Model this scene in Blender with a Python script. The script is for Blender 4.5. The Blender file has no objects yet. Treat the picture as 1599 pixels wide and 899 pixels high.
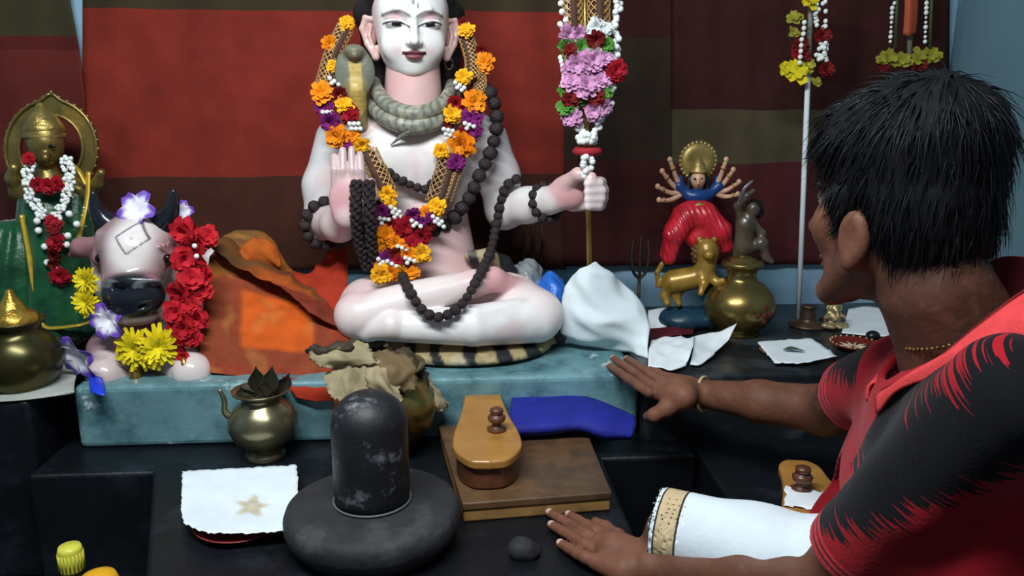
import bpy, math, random
import numpy as np
from mathutils import Vector, Matrix, Euler
random.seed(7); rng = np.random.default_rng(7)
SC = bpy.context.scene
COL = SC.collection
# ---------------------------------------------------------------- camera
CAMZ = .9; F = 1230.; PITCH = math.radians(13); YAW = math.radians(4)
cam = bpy.data.cameras.new('camera'); cam.sensor_width = 36; cam.lens = 36*F/1599; cam.clip_start = .01
cam_ob = bpy.data.objects.new('camera', cam); COL.objects.link(cam_ob)
cam_ob.location = (0, 0, CAMZ); cam_ob.rotation_euler = (math.pi/2-PITCH, 0, -YAW)
SC.camera = cam_ob
# ---------------------------------------------------------------- light
w = bpy.data.worlds.new('World'); SC.world = w; w.use_nodes = True
w.node_tree.nodes['Background'].inputs[0].default_value = (.62, .78, 1, 1)
w.node_tree.nodes['Background'].inputs[1].default_value = .12
def area(name, loc, target, sx, sy, power, col):
    l = bpy.data.lights.new(name, 'AREA'); l.shape = 'RECTANGLE'; l.size = sx; l.size_y = sy; l.energy = power; l.color = col
    o = bpy.data.objects.new(name, l); COL.objects.link(o); o.location = loc
    o.rotation_euler = (Vector(target)-Vector(loc)).to_track_quat('-Z', 'Y').to_euler(); return o
area('tube_light', (-.30, .55, 1.75), (0, 1.75, .5), 1.1, .12, 27, (.90, .97, 1))
SC.view_settings.view_transform = 'Standard'; SC.view_settings.look = 'None'
SC.view_settings.exposure = .35; SC.view_settings.gamma = 1; SC.view_settings.use_curve_mapping = False
# ---------------------------------------------------------------- placing helpers
CF = np.array([math.sin(YAW)*math.cos(PITCH), math.cos(YAW)*math.cos(PITCH), -math.sin(PITCH)])
CR = np.array([math.cos(YAW), -math.sin(YAW), 0.]); CU = np.cross(CR, CF); C0 = np.array([0, 0, CAMZ])
def ray(x, y): return CF+CR*(x-799.5)/F-CU*(y-449.5)/F
def PY(x, y, Y): d = ray(x, y); return C0+d*(Y/d[1])          # sight line meets the upright plane at depth Y
def PZ(x, y, Z): d = ray(x, y); return C0+d*((Z-CAMZ)/d[2])   # sight line meets the level plane at height Z
def PD(x, y, D): return C0+ray(x, y)*D                        # at distance D
def A(*v): return np.array(v, float)
def unit(v): v = np.asarray(v, float); return v/(np.linalg.norm(v)+1e-12)
# ---------------------------------------------------------------- materials
def lin(h):
    if isinstance(h, str):
        h = h.lstrip('#'); h = [int(h[i:i+2], 16)/255 for i in (0, 2, 4)]
        h = [c/12.92 if c <= .04045 else ((c+.055)/1.055)**2.4 for c in h]
    return tuple(h)
MATS = {}
def mat(name, col='#808080', rough=.6, metal=0., attr=False, var=.15, vs=14., bump=.0, bs=60., col2=None, cs=6., cthr=(.5, .62), coat=0., trans=0., alpha=1., ior=1.45, spec=.5, sss=0., emis=0., sheen=0.):
    if name in MATS: return MATS[name]
    m = bpy.data.materials.new(name); m.use_nodes = True; nt = m.node_tree; N = nt.nodes; L = nt.links
    b = N['Principled BSDF']; tc = N.new('ShaderNodeTexCoord')
    if attr:
        a = N.new('ShaderNodeAttribute'); a.attribute_name = 'Col'; base = a.outputs['Color']
    else:
        a = N.new('ShaderNodeRGB'); a.outputs[0].default_value = (*lin(col), 1); base = a.outputs[0]
    if col2 is not None:
        n = N.new('ShaderNodeTexNoise'); n.inputs['Scale'].default_value = cs; n.inputs['Detail'].default_value = 7; n.inputs['Roughness'].default_value = .62
        L.new(tc.outputs['Object'], n.inputs['Vector'])
        mr = N.new('ShaderNodeMapRange'); mr.interpolation_type = 'SMOOTHSTEP'; mr.inputs[1].default_value, mr.inputs[2].default_value = cthr; L.new(n.outputs[0], mr.inputs[0])
        mx = N.new('ShaderNodeMix'); mx.data_type = 'RGBA'; L.new(mr.outputs[0], mx.inputs[0]); L.new(base, mx.inputs[6]); mx.inputs[7].default_value = (*lin(col2), 1); base = mx.outputs[2]
    if var:
        n = N.new('ShaderNodeTexNoise'); n.inputs['Scale'].default_value = vs; n.inputs['Detail'].default_value = 5; L.new(tc.outputs['Object'], n.inputs['Vector'])
        mr = N.new('ShaderNodeMapRange'); mr.inputs[1].default_value = .3; mr.inputs[2].default_value = .7; mr.inputs[3].default_value = 1-var; mr.inputs[4].default_value = 1+var; L.new(n.outputs[0], mr.inputs[0])
        mx = N.new('ShaderNodeVectorMath'); mx.operation = 'SCALE'; L.new(base, mx.inputs[0]); L.new(mr.outputs[0], mx.inputs['Scale']); base = mx.outputs[0]
    L.new(base, b.inputs['Base Color'])
    if bump:
        n = N.new('ShaderNodeTexNoise'); n.inputs['Scale'].default_value = bs; n.inputs['Detail'].default_value = 6; L.new(tc.outputs['Object'], n.inputs['Vector'])
        bp = N.new('ShaderNodeBump'); bp.inputs['Strength'].default_value = bump; bp.inputs['Distance'].default_value = .01; L.new(n.outputs[0], bp.inputs['Height']); L.new(bp.outputs[0], b.inputs['Normal'])
    b.inputs['Roughness'].default_value = rough; b.inputs['Metallic'].default_value = metal; b.inputs['Coat Weight'].default_value = coat
    b.inputs['Transmission Weight'].default_value = trans; b.inputs['IOR'].default_value = ior; b.inputs['Alpha'].default_value = alpha; b.inputs['Specular IOR Level'].default_value = spec
    b.inputs['Sheen Weight'].default_value = sheen
    if sss: b.inputs['Subsurface Weight'].default_value = sss; b.inputs['Subsurface Radius'].default_value = (.02, .008, .005)
    MATS[name] = m; return m
def band_mat(name, stops, weave=.25):
    """cloth woven in level bands: stops = [(height 0..1, colour)]"""
    m = mat(name, '#808080', rough=.9, var=.22, vs=9, bump=.25, bs=240, spec=.2); nt = m.node_tree; N = nt.nodes; L = nt.links
    rgb = [n for n in N if n.type == 'RGB'][0]; to = [l.to_socket for l in rgb.outputs[0].links]
    tc = [n for n in N if n.type == 'TEX_COORD'][0]
    sx = N.new('ShaderNodeSeparateXYZ'); L.new(tc.outputs['Generated'], sx.inputs[0])
    nz = N.new('ShaderNodeTexNoise'); nz.inputs['Scale'].default_value = 5; L.new(tc.outputs['Object'], nz.inputs['Vector'])
    ma = N.new('ShaderNodeMath'); ma.operation = 'MULTIPLY_ADD'; ma.inputs[1].default_value = .02; L.new(nz.outputs[0], ma.inputs[0]); L.new(sx.outputs[2], ma.inputs[2])
    cr = N.new('ShaderNodeValToRGB'); cr.color_ramp.interpolation = 'CONSTANT'; L.new(ma.outputs[0], cr.inputs[0])
    el = cr.color_ramp.elements
    while len(el) < len(stops): el.new(.5)
    for e, (p, c) in zip(el, stops): e.position = p+.01; e.color = (*lin(c), 1)
    el[0].position = 0
    for t in to: L.new(cr.outputs[0], t)
    return m
# ---------------------------------------------------------------- objects
WL = {}
def tag(o, label=None, cat=None, group=None, kind=None):
    if label: o['label'] = label
    if cat: o['category'] = cat
    if group: o['group'] = group
    if kind: o['kind'] = kind
    return o
def thing(name, label, cat, loc, group=None):
    o = bpy.data.objects.new(name, None); o.empty_display_size = .05; COL.objects.link(o); o.location = tuple(loc); WL[o.name] = A(*loc)
    return tag(o, label, cat, group)
def mesh(name, V, Fc, smooth=True, cols=None, attrs=None):
    V = np.asarray(V, np.float32); me = bpy.data.meshes.new(name)
    if isinstance(Fc, np.ndarray):
        n, k = Fc.shape; me.vertices.add(len(V)); me.vertices.foreach_set('co', V.ravel())
        me.loops.add(n*k); me.loops.foreach_set('vertex_index', Fc.ravel().astype(np.int32))
        me.polygons.add(n); me.polygons.foreach_set('loop_start', np.arange(0, n*k, k, dtype=np.int32)); me.update(calc_edges=True)
    else: me.from_pydata(V.tolist(), [], Fc); me.update()
    if smooth: me.polygons.foreach_set('use_smooth', np.ones(len(me.polygons), bool))
    if cols is not None:
        a = me.attributes.new('Col', 'FLOAT_COLOR', 'POINT'); c = np.ones((len(V), 4), np.float32); c[:, :3] = cols; a.data.foreach_set('color', c.ravel())
    for k, v in (attrs or {}).items():
        a = me.attributes.new(k, 'FLOAT_VECTOR', 'POINT'); a.data.foreach_set('vector', np.asarray(v, np.float32).ravel())
    return me
def obj(name, me, m, parent=None, solid=0., bevel=0., sub=0):
    """me holds world coordinates; they become local to the parent (or to the mesh's own base)"""
    V = np.empty(len(me.vertices)*3, np.float32); me.vertices.foreach_get('co', V); V = V.reshape(-1, 3)
    o = bpy.data.objects.new(name, me); COL.objects.link(o)
    if parent is not None: base = WL[parent.name]; o.parent = parent; WL[o.name] = base
    else:
        lo, hi = V.min(0), V.max(0); base = A((lo[0]+hi[0])/2, (lo[1]+hi[1])/2, lo[2]); o.location = tuple(base); WL[o.name] = base
    V = V-base.astype(np.float32); me.vertices.foreach_set('co', V.ravel().astype(np.float32)); me.update()
    if m is not None: me.materials.append(m)
    if bevel: b = o.modifiers.new('bevel', 'BEVEL'); b.width = bevel; b.segments = 3; b.limit_method = 'ANGLE'
    if sub: s = o.modifiers.new('sub', 'SUBSURF'); s.levels = s.render_levels = sub
    if solid: s = o.modifiers.new('solid', 'SOLIDIFY'); s.thickness = solid; s.offset = 0
    return o
def inst(name, me, parent, pos, rot=None, s=1.):
    """shared mesh data placed at a world point under its thing"""
    o = bpy.data.objects.new(name, me); COL.objects.link(o); pos = A(*pos)
    if parent is not None: o.parent = parent; o.location = tuple(pos-WL[parent.name])
    else: o.location = tuple(pos)
    WL[o.name] = pos
    if rot is not None: o.rotation_euler = rot.to_euler() if hasattr(rot, 'to_euler') else rot
    o.scale = (s, s, s) if np.isscalar(s) else tuple(s); return o
# ---------------------------------------------------------------- mesh makers
def frame(d, ref=(0, 0, 1)):
    d = unit(d); a = np.cross(d, ref)
    if np.linalg.norm(a) < 1e-4: a = np.cross(d, (1, 0, 0))
    a = unit(a); return a, np.cross(a, d)
def catmull(P, n=8):
    P = [np.asarray(p, float) for p in P]; Q = [2*P[0]-P[1]]+P+[2*P[-1]-P[-2]]; out = []
    for i in range(1, len(Q)-2):
        for t in np.linspace(0, 1, n, endpoint=False):
            a, b, c, d = Q[i-1:i+3]
            out.append(.5*((2*b)+(c-a)*t+(2*a-5*b+4*c-d)*t*t+(3*b-a-3*c+d)*t**3))
    out.append(P[-1]); return np.array(out)
def resample(P, step):
    P = np.asarray(P); L = np.r_[0, np.cumsum(np.linalg.norm(np.diff(P, axis=0), axis=1))]
    n = max(2, int(round(L[-1]/step))+1); t = np.linspace(0, L[-1], n); return np.stack([np.interp(t, L, P[:, i]) for i in range(3)], 1)
def tube_vf(P, R, seg=10, off=0, flat=1.):
    P = np.asarray(P, float); n = len(P); R = np.full(n, R) if np.isscalar(R) else np.asarray(R); V = []; Fc = []; ref = None
    for i in range(n):
        d = P[min(i+1, n-1)]-P[max(i-1, 0)]
        if ref is None: a, b = frame(d)
        else: a = unit(ref-np.dot(ref, unit(d))*unit(d)); b = np.cross(a, unit(d))
        ref = a
        for k in range(seg):
            q = 2*math.pi*k/seg; V.append(P[i]+R[i]*(math.cos(q)*a+flat*math.sin(q)*b))
    for i in range(n-1):
        for k in range(seg): Fc.append((off+i*seg+k, off+i*seg+(k+1) % seg, off+(i+1)*seg+(k+1) % seg, off+(i+1)*seg+k))
    Fc.append(tuple(off+k for k in range(seg))[::-1]); Fc.append(tuple(off+(n-1)*seg+k for k in range(seg)))
    return V, Fc
def tube(P, R, seg=10, flat=1.): return mesh('tube', *tube_vf(P, R, seg, 0, flat))
def tubes(lst, seg=6):
    V = []; Fc = []
    for P, R in lst: v, f = tube_vf(P, R, seg, len(V)); V += v; Fc += f
    return mesh('tubes', V, Fc)
def lathe(prof, c, seg=40, axis=(0, 0, 1), sx=1.):
    ax = unit(axis); a, b = frame(ax, (0, 1, 0)); V = []; Fc = []; c = np.asarray(c, float); n = len(prof)
    for r, z in prof:
        for k in range(seg):
            q = 2*math.pi*k/seg; V.append(c+ax*z+r*(math.cos(q)*a*sx+math.sin(q)*b))
    for i in range(n-1):
        for k in range(seg): Fc.append((i*seg+k, (i+1)*seg+k, (i+1)*seg+(k+1) % seg, i*seg+(k+1) % seg)[::-1])
    Fc.append(tuple(range(seg))[::-1]); Fc.append(tuple((n-1)*seg+k for k in range(seg)))
    me = mesh('lathe', V, Fc); fixn(me); return me
def fixn(me):
    import bmesh
    b = bmesh.new(); b.from_mesh(me); bmesh.ops.recalc_face_normals(b, faces=b.faces); b.to_mesh(me); b.free()
def prism(poly, z0, z1, smooth=False):
    n = len(poly); V = [(*p, z0) for p in poly]+[(*p, z1) for p in poly]
    Fc = [tuple(range(n))[::-1], tuple(range(n, 2*n))]+[(i, (i+1) % n, n+(i+1) % n, n+i) for i in range(n)]
    me = mesh('prism', V, Fc, smooth); fixn(me); return me
def box(lo, hi): return prism([(lo[0], lo[1]), (hi[0], lo[1]), (hi[0], hi[1]), (lo[0], hi[1])], lo[2], hi[2])
def noise3(P, s, seed=0):
    P = np.asarray(P)*s; r = np.random.default_rng(seed); o = np.zeros(len(P))
    for k in range(6):
        d = r.normal(size=3); o += np.sin(P@d+r.uniform(0, 6.3)+1.3*np.sin(P@r.normal(size=3)))
    return o/6
def patch(ctrl, n=8, wr=0., ws=40., seed=0, colfn=None, m=None, crease=0., rag=0.):
    """smooth sheet through a grid of world points"""
    rows = [catmull(r, m or n) for r in ctrl]; cols = [catmull([r[j] for r in rows], n) for j in range(len(rows[0]))]
    G = np.array(cols).transpose(1, 0, 2); h, w_ = G.shape[:2]; V = G.reshape(-1, 3).copy()
    du = np.gradient(G, axis=1); dv = np.gradient(G, axis=0); nn = np.cross(du, dv); nn /= np.linalg.norm(nn, axis=2, keepdims=True)+1e-12; nn = nn.reshape(-1, 3)
    if wr: V += nn*(noise3(V, ws, seed)*wr)[:, None]
    if crease: V += nn*((np.abs(noise3(V, ws*.8, seed+9))-.25)*crease*2)[:, None]
    u, v = np.meshgrid(np.linspace(0, 1, w_), np.linspace(0, 1, h)); u = u.ravel(); v = v.ravel()
    if rag:
        e = np.maximum.reduce([np.exp(-u*w_*.8), np.exp(-(1-u)*w_*.8), np.exp(-v*h*.8), np.exp(-(1-v)*h*.8)]); V += (rng.normal(size=V.shape)*rag)*e[:, None]
    i, j = np.meshgrid(np.arange(h-1), np.arange(w_-1), indexing='ij'); a = (i*w_+j).ravel()
    Fc = np.stack([a, a+w_, a+w_+1, a+1], 1)
    return mesh('patch', V, Fc, cols=None if colfn is None else colfn(u, v, V))
def sphere(seg=10, rings=7, bumpy=0., seed=0, sc_=(1, 1, 1)):
    V = [(0, 0, 1)]; Fc = []
    for i in range(1, rings):
        t = math.pi*i/rings
        for k in range(seg): q = 2*math.pi*k/seg; V.append((math.sin(t)*math.cos(q), math.sin(t)*math.sin(q), math.cos(t)))
    V.append((0, 0, -1)); V = np.array(V); V *= (1+bumpy*noise3(V, 4.5, seed))[:, None]*np.array(sc_)
    for k in range(seg): Fc.append((0, 1+k, 1+(k+1) % seg)); Fc.append((len(V)-1, 1+(rings-2)*seg+(k+1) % seg, 1+(rings-2)*seg+k))
    for i in range(rings-2):
        for k in range(seg): a = 1+i*seg; Fc.append((a+k, a+seg+k, a+seg+(k+1) % seg, a+(k+1) % seg))
    return V, Fc
def bloom(layers, seed=0, wav=.1, seg=3):
    """flower head of unit size opening to +z. layers = [(petals, length, width, lift angle deg, z0)]"""
    r = random.Random(seed); V = []; Fc = []
    for n, Lg, wd, lift, z0 in layers:
        o = r.uniform(0, 6.3)
        for k in range(n):
            q = o+2*math.pi*k/n+r.uniform(-.15, .15); lf = math.radians(lift+r.uniform(-9, 9)); d = A(math.cos(q), math.sin(q), 0); s = A(-math.sin(q), math.cos(q), 0); b = len(V); ln = Lg*r.uniform(.85, 1.1)
            for i in range(seg+1):
                t = i/seg; a = lf*(1-.45*t); c = d*(ln*t*math.cos(a))+A(0, 0, z0+ln*t*math.sin(a)); ww = wd*(.35+math.sin(math.pi*(.12+.75*t))*.75)
                for j in (-1, 0, 1): V.append(c+s*ww*j*.5+A(0, 0, (abs(j)*.12*wd)+r.uniform(-wav, wav)*t))
            for i in range(seg):
                for j in (0, 1): p = b+i*3+j; Fc.append((p, p+1, p+4, p+3))
    return mesh('bloom', V, Fc)
def zrot(d, spin=0.):
    """rotation taking +z to d"""
    return Vector(tuple(d)).to_track_quat('Z', 'Y').to_matrix() @ Matrix.Rotation(spin, 3, 'Z')
# ---------------------------------------------------------------- smooth-blended solids
class Solid:
    def __init__(s, res): s.res = res; s.p = []
    def cap(s, a, b, ra, rb=None, k=.012, col=None, sub=False):
        s.p.append(('c', np.asarray(a, float), np.asarray(b, float), ra, ra if rb is None else rb, k, col, sub)); return s
    def path(s, pts, rad, k=.012, col=None):
        for i in range(len(pts)-1): s.cap(pts[i], pts[i+1], rad[i], rad[i+1], k, col)
        return s
    def ell(s, c, r, R=None, k=.012, col=None, sub=False):
        r = np.full(3, r) if np.isscalar(r) else np.asarray(r, float)
        s.p.append(('e', np.asarray(c, float), r, np.eye(3) if R is None else np.asarray(R, float), 0, k, col, sub)); return s
    def box(s, c, h, R=None, rd=.003, k=.006, col=None, sub=False):
        s.p.append(('b', np.asarray(c, float), np.asarray(h, float), np.eye(3) if R is None else np.asarray(R, float), rd, k, col, sub)); return s
    @staticmethod
    def bounds(p):
        if p[0] == 'c': return np.minimum(p[1]-p[3], p[2]-p[4]), np.maximum(p[1]+p[3], p[2]+p[4])
        e = np.abs(p[3].T)@(p[2]) if p[0] == 'e' else np.abs(p[3].T)@(p[2]+p[4]); return p[1]-e, p[1]+e
    @staticmethod
    def dist(p, X):
        if p[0] == 'c':
            ab = p[2]-p[1]; t = np.clip(((X-p[1])@ab)/max(ab@ab, 1e-12), 0, 1); q = X-p[1]-t[..., None]*ab
            return np.sqrt((q*q).sum(-1))-(p[3]+(p[4]-p[3])*t)
        q = (X-p[1])@p[3].T
        if p[0] == 'e':
            k0 = np.sqrt(((q/p[2])**2).sum(-1)); k1 = np.sqrt(((q/p[2]**2)**2).sum(-1)); return k0*(k0-1)/np.maximum(k1, 1e-9)
        d = np.abs(q)-(p[2]-p[4]); return np.sqrt((np.maximum(d, 0)**2).sum(-1))+np.minimum(d.max(-1), 0)-p[4]
    def build(s, name='solid', default='#ffffff', colfn=None, kc=.004, disp=None, attrfn=None):
        h = s.res; B = [s.bounds(p) for p in s.p if not p[7]]
        lo = np.min([b[0] for b in B], 0)-3*h; hi = np.max([b[1] for b in B], 0)+3*h
        n = np.ceil((hi-lo)/h).astype(int)+1; f = np.full(n, .5, np.float32)
        for p in s.p:
            b0, b1 = s.bounds(p); k = p[5]; mg = k+4*h
            i0 = np.clip(np.floor((b0-mg-lo)/h).astype(int), 0, n); i1 = np.clip(np.ceil((b1+mg-lo)/h).astype(int)+1, 0, n)
            if (i1 <= i0).any(): continue
            g = np.stack(np.meshgrid(*[lo[a]+h*np.arange(i0[a], i1[a]) for a in range(3)], indexing='ij'), -1)
            d = s.dist(p, g).astype(np.float32); sl = tuple(slice(i0[a], i1[a]) for a in range(3)); o = f[sl]
            if p[7]:
                hh = np.maximum(k-np.abs(-d-o), 0)/k; f[sl] = np.maximum(o, -d)+hh*hh*k*.25
            else:
                hh = np.maximum(k-np.abs(d-o), 0)/k; f[sl] = np.minimum(o, d)-hh*hh*k*.25
        V, Q = nets(f, lo, h)
        cols = None
        C = [p for p in s.p if p[6] is not None and not p[7]]
        if C or colfn:
            D = np.stack([s.dist(p, V) for p in s.p if not p[7]], 1); W = np.exp(-np.clip(D-D.min(1, keepdims=True), 0, 1)/kc)
            K = np.array([lin(p[6] or default) for p in s.p if not p[7]]); cols = (W@K)/W.sum(1, keepdims=True)
            if colfn: cols = colfn(V, cols)
        if disp is not None: V = V+disp(V)
        return mesh(name, V, Q, cols=cols, attrs=None if attrfn is None else attrfn(V))
def nets(f, lo, h):
    s = f < 0; n = np.array(f.shape); cnt = np.zeros(n-1, np.int8)
    cor = [(a, b, c) for a in (0, 1) for b in (0, 1) for c in (0, 1)]
    def sl(o): return tuple(slice(o[i], n[i]-1+o[i]) for i in range(3))
    for o in cor: cnt += s[sl(o)]
    act = (cnt > 0) & (cnt < 8); I = np.argwhere(act); idx = np.full(n-1, -1, np.int64); idx[act] = np.arange(len(I))
    val = {o: f[I[:, 0]+o[0], I[:, 1]+o[1], I[:, 2]+o[2]] for o in cor}; P = np.zeros((len(I), 3)); w_ = np.zeros(len(I))
    for o in cor:
        for ax in range(3):
            if o[ax]: continue
            e = list(o); e[ax] = 1; e = tuple(e); a, b = val[o], val[e]; cr = (a < 0) != (b < 0); t = np.where(cr, a/np.where(cr, a-b, 1), 0)
            q = np.tile(np.array(o, float), (len(I), 1)); q[:, ax] = t; P += q*cr[:, None]; w_ += cr
    V = lo+h*(I+P/w_[:, None]); Q = []
    for ax in range(3):
        u, v = (ax+1) % 3, (ax+2) % 3; a0 = [slice(None)]*3; a1 = [slice(None)]*3; a0[ax] = slice(0, n[ax]-1); a1[ax] = slice(1, n[ax])
        cr = s[tuple(a0)] != s[tuple(a1)]; E = np.argwhere(cr); E = E[(E[:, u] > 0) & (E[:, v] > 0) & (E[:, u] < n[u]-1) & (E[:, v] < n[v]-1)]
        ins = s[E[:, 0], E[:, 1], E[:, 2]]; q = []
        for du, dv in ((1, 1), (0, 1), (0, 0), (1, 0)): e = E.copy(); e[:, u] -= du; e[:, v] -= dv; q.append(idx[e[:, 0], e[:, 1], e[:, 2]])
        q = np.stack(q, 1); q[~ins] = q[~ins][:, ::-1]; Q.append(q)
    return V, np.concatenate(Q)
def hexmix(a, b, t): a, b = np.array(lin(a)), np.array(lin(b)); return a+(b-a)*t
def paint(cols, w_, c): return cols*(1-w_[:, None])+np.array(lin(c))*w_[:, None]
def smooth(a, b, x): t = np.clip((x-a)/(b-a), 0, 1); return t*t*(3-2*t)
# ================================================================ the setting
YB = 2.05; TOP = .235; SLAB = .365; LEDGE = .37
blue = mat('blue_wall_paint', '#8db2c8', rough=.4, var=.10, vs=5, bump=.08, bs=25, col2='#7ea4bb', cs=3)
black = mat('black_paint', '#0d1015', rough=.42, var=.3, vs=9, bump=.18, bs=30, col2='#1a2028', cs=7)
def struct(name, me, m): return tag(obj(name, me, m), kind='structure')
struct('floor', box((-1.75, -.6, -.05), (1.35, 2.1, 0)), mat('dark_floor', '#0f1113', rough=.5, var=.3))
struct('wall_back', box((-1.75, YB, 0), (1.29, YB+.06, 2.1)), blue)
struct('wall_right', box((1.29, -.6, 0), (1.35, YB+.06, 2.1)), mat('teal_wall_paint', '#62808c', rough=.6, var=.12, vs=4, bump=.06, bs=20))
struct('wall_left', box((-1.81, -.6, 0), (-1.75, YB+.06, 2.1)), blue)
# ================================================================ altar masonry
pa = PZ(236, 745, TOP); pb = PZ(226, 899, TOP); pb = pb+(pb-pa)*.4
tag(obj('altar_plinth', prism([(-.80, 1.40), (-.575, 1.40), (pb[0], pb[1]), (.275, .95), (.275, 1.40), (.46, 1.40), (.46, 1.478), (.372, 1.478), (.372, YB), (-.80, YB)], 0, TOP), black, bevel=.008), 'black painted masonry plinth under the blue slab and domed stone', 'plinth')
tag(obj('altar_ledge', prism([(.376, 1.482), (1.287, 1.482), (1.287, YB-.002), (.376, YB-.002)], 0, LEDGE), mat('ledge_paint', '#1b1f22', rough=.35, var=.3, vs=8, col2='#30373a', cs=9, cthr=(.48, .62), bump=.1), bevel=.008), 'long dark stone ledge holding the many-armed idol and round brass pot', 'ledge')
tag(obj('altar_ledge', prism([(-1.745, 1.44), (-.804, 1.44), (-.804, YB-.002), (-1.745, YB-.002)], 0, LEDGE-.005), black, bevel=.008), 'dark ledge under the green-robed brass idol', 'ledge')
tag(obj('low_step', box((.467, 1.14, 0), (1.285, 1.478, TOP-.004)), black, bevel=.008), 'low black step under the single wooden sandal', 'step')
slabm = mat('blue_slab_paint', '#6c949a', rough=.3, var=.22, vs=7, bump=.25, bs=35, col2='#2f5862', cs=8, cthr=(.42, .70))
def wear(m, col, cs, thr):
    nt = m.node_tree; N = nt.nodes; L = nt.links; b = N['Principled BSDF']; src = b.inputs['Base Color'].links[0].from_socket; tc = [n for n in N if n.type == 'TEX_COORD'][0]
    n = N.new('ShaderNodeTexNoise'); n.inputs['Scale'].default_value = cs; n.inputs['Detail'].default_value = 9; n.inputs['Roughness'].default_value = .7; L.new(tc.outputs['Object'], n.inputs['Vector'])
    mr = N.new('ShaderNodeMapRange'); mr.inputs[1].default_value, mr.inputs[2].default_value = thr; L.new(n.outputs[0], mr.inputs[0])
    mx = N.new('ShaderNodeMix'); mx.data_type = 'RGBA'; L.new(mr.outputs[0], mx.inputs[0]); L.new(src, mx.inputs[6]); mx.inputs[7].default_value = (*lin(col), 1); L.new(mx.outputs[2], b.inputs['Base Color'])
wear(slabm, '#c3d2d2', 13, (.60, .66))
tag(obj('altar_slab', box((-.757, 1.512, TOP), (.368, YB-.004, SLAB)), slabm, bevel=.012), 'worn blue painted slab under the seated statue and bull', 'slab')
# ================================================================ backdrop cloths
def cloth(name, label, x0, x1, y1, Y, stops, y0=-110, right=None, amp=.006, seed=0, fold=26):
    nx, nz = 60, 50; V = []
    for j in range(nz):
        py = y1+(y0-y1)*j/(nz-1); r = x1 if right is None else np.interp(py, [a[1] for a in right], [a[0] for a in right])
        for i in range(nx):
            p = PY(x0+(r-x0)*i/(nx-1), py, Y); p[1] += amp*math.sin(p[0]*fold+seed+.8*math.sin(p[2]*3+seed))*(.55+.45*j/nz)+.35*amp*math.sin(p[0]*fold*2.7+p[2]*4)-amp*1.4; V.append(p)
    a = np.array([j*nx+i for j in range(nz-1) for i in range(nx-1)]); me = mesh(name, V, np.stack([a, a+1, a+nx+1, a+nx], 1))
    h = lambda py: (PY(x0, py, Y)[2]-PY(x0, y1, Y)[2])/(PY(x0, y0, Y)[2]-PY(x0, y1, Y)[2])
    return tag(obj(name, me, band_mat('weave_%d' % seed, [(0 if p is None else h(p), c) for p, c in stops]), solid=.0015), label, 'cloth', 'cloths hung along the back wall')
cloth('backdrop_cloth', 'red and brown banded cloth hung behind the bull and seated statue', 131, 884, 420, 2.035, [(None, '#45261d'), (272, '#7c2a20'), (20, '#3a2f20')], seed=1)
cloth('backdrop_cloth', 'narrow red cloth with olive top band behind the green-robed idol', -150, 128, 470, 2.03, [(None, '#41201c'), (270, '#5d241f'), (80, '#501c1a'), (58, '#3a3322')], right=[(106, -110), (112, 0), (127, 76), (136, 150), (136, 470)], seed=2)
cloth('backdrop_cloth', 'maroon cloth with shadow in its colours just right of the tall garlanded trident staff', 880, 1046, 414, 2.03, [(None, '#3c1a19'), (250, '#2e231b'), (60, '#331615')], seed=3)  # staff's shadow put into the colours: every band darker than the next cloth's
cloth('backdrop_cloth', 'maroon and olive cloth behind the many-armed idol', 1040, 1478, 412, 2.037, [(None, '#4a1f20'), (254, '#4c4230'), (172, '#3a1c19'), (-20, '#33181a')], seed=4)
# ================================================================ black domed stone
c = PZ(590, 783, .30); c[2] = TOP; c[0] -= .008
t = thing('lingam', 'black domed stone lingam standing on a round disc base', 'lingam', c)
stone = mat('black_stone', '#2a2a2c', rough=.72, var=.3, vs=16, bump=.22, bs=70, col2='#3a3b3d', cs=11)
R0 = .136
obj('disc_base', lathe([(0, .0), (R0*.80, 0), (R0*.86, .006), (R0*.88, .016), (R0*.97, .024), (R0, .036), (R0, .05), (R0*.97, .061), (R0*.9, .066), (R0*.6, .069), (0, .069)], c, 64), stone, t)
r = .058; sm_ = mat('oiled_black_stone', '#1d1e21', rough=.5, var=.3, vs=20, bump=.15, bs=60)
wear(sm_, '#7d8388', 20, (.56, .70))
h0 = .069; dome = [(r*math.cos(a), h0+.128+.050*math.sin(a)) for a in np.linspace(0, math.pi/2, 12)]
obj('pillar', lathe([(0, h0-.002), (r*.97, h0-.002), (r, h0+.02)]+dome[:-1]+[(.002, dome[-1][1])], c, 48), sm_, t)
P = [c+A(r*1.02*math.cos(a), r*1.02*math.sin(a), h0+.003) for a in np.linspace(0, 2*math.pi, 49)]
obj('ring_seam', tube(P, .0019, 6), mat('worn_ring', '#5f6264', rough=.5), t)
c2 = PZ(815, 868, TOP); s = Solid(.004).ell(c2+A(0, 0, .012), (.022, .02, .018), k=.006).ell(c2+A(.012, .006, .006), (.018, .02, .01), k=.008)
tag(obj('stone_lump', s.build(disp=lambda V: np.c_[V[:, 0]*0, V[:, 0]*0, noise3(V, 150, 4)*.002]), stone), 'small dark stone lump between the disc and the near hand', 'stone')
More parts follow.
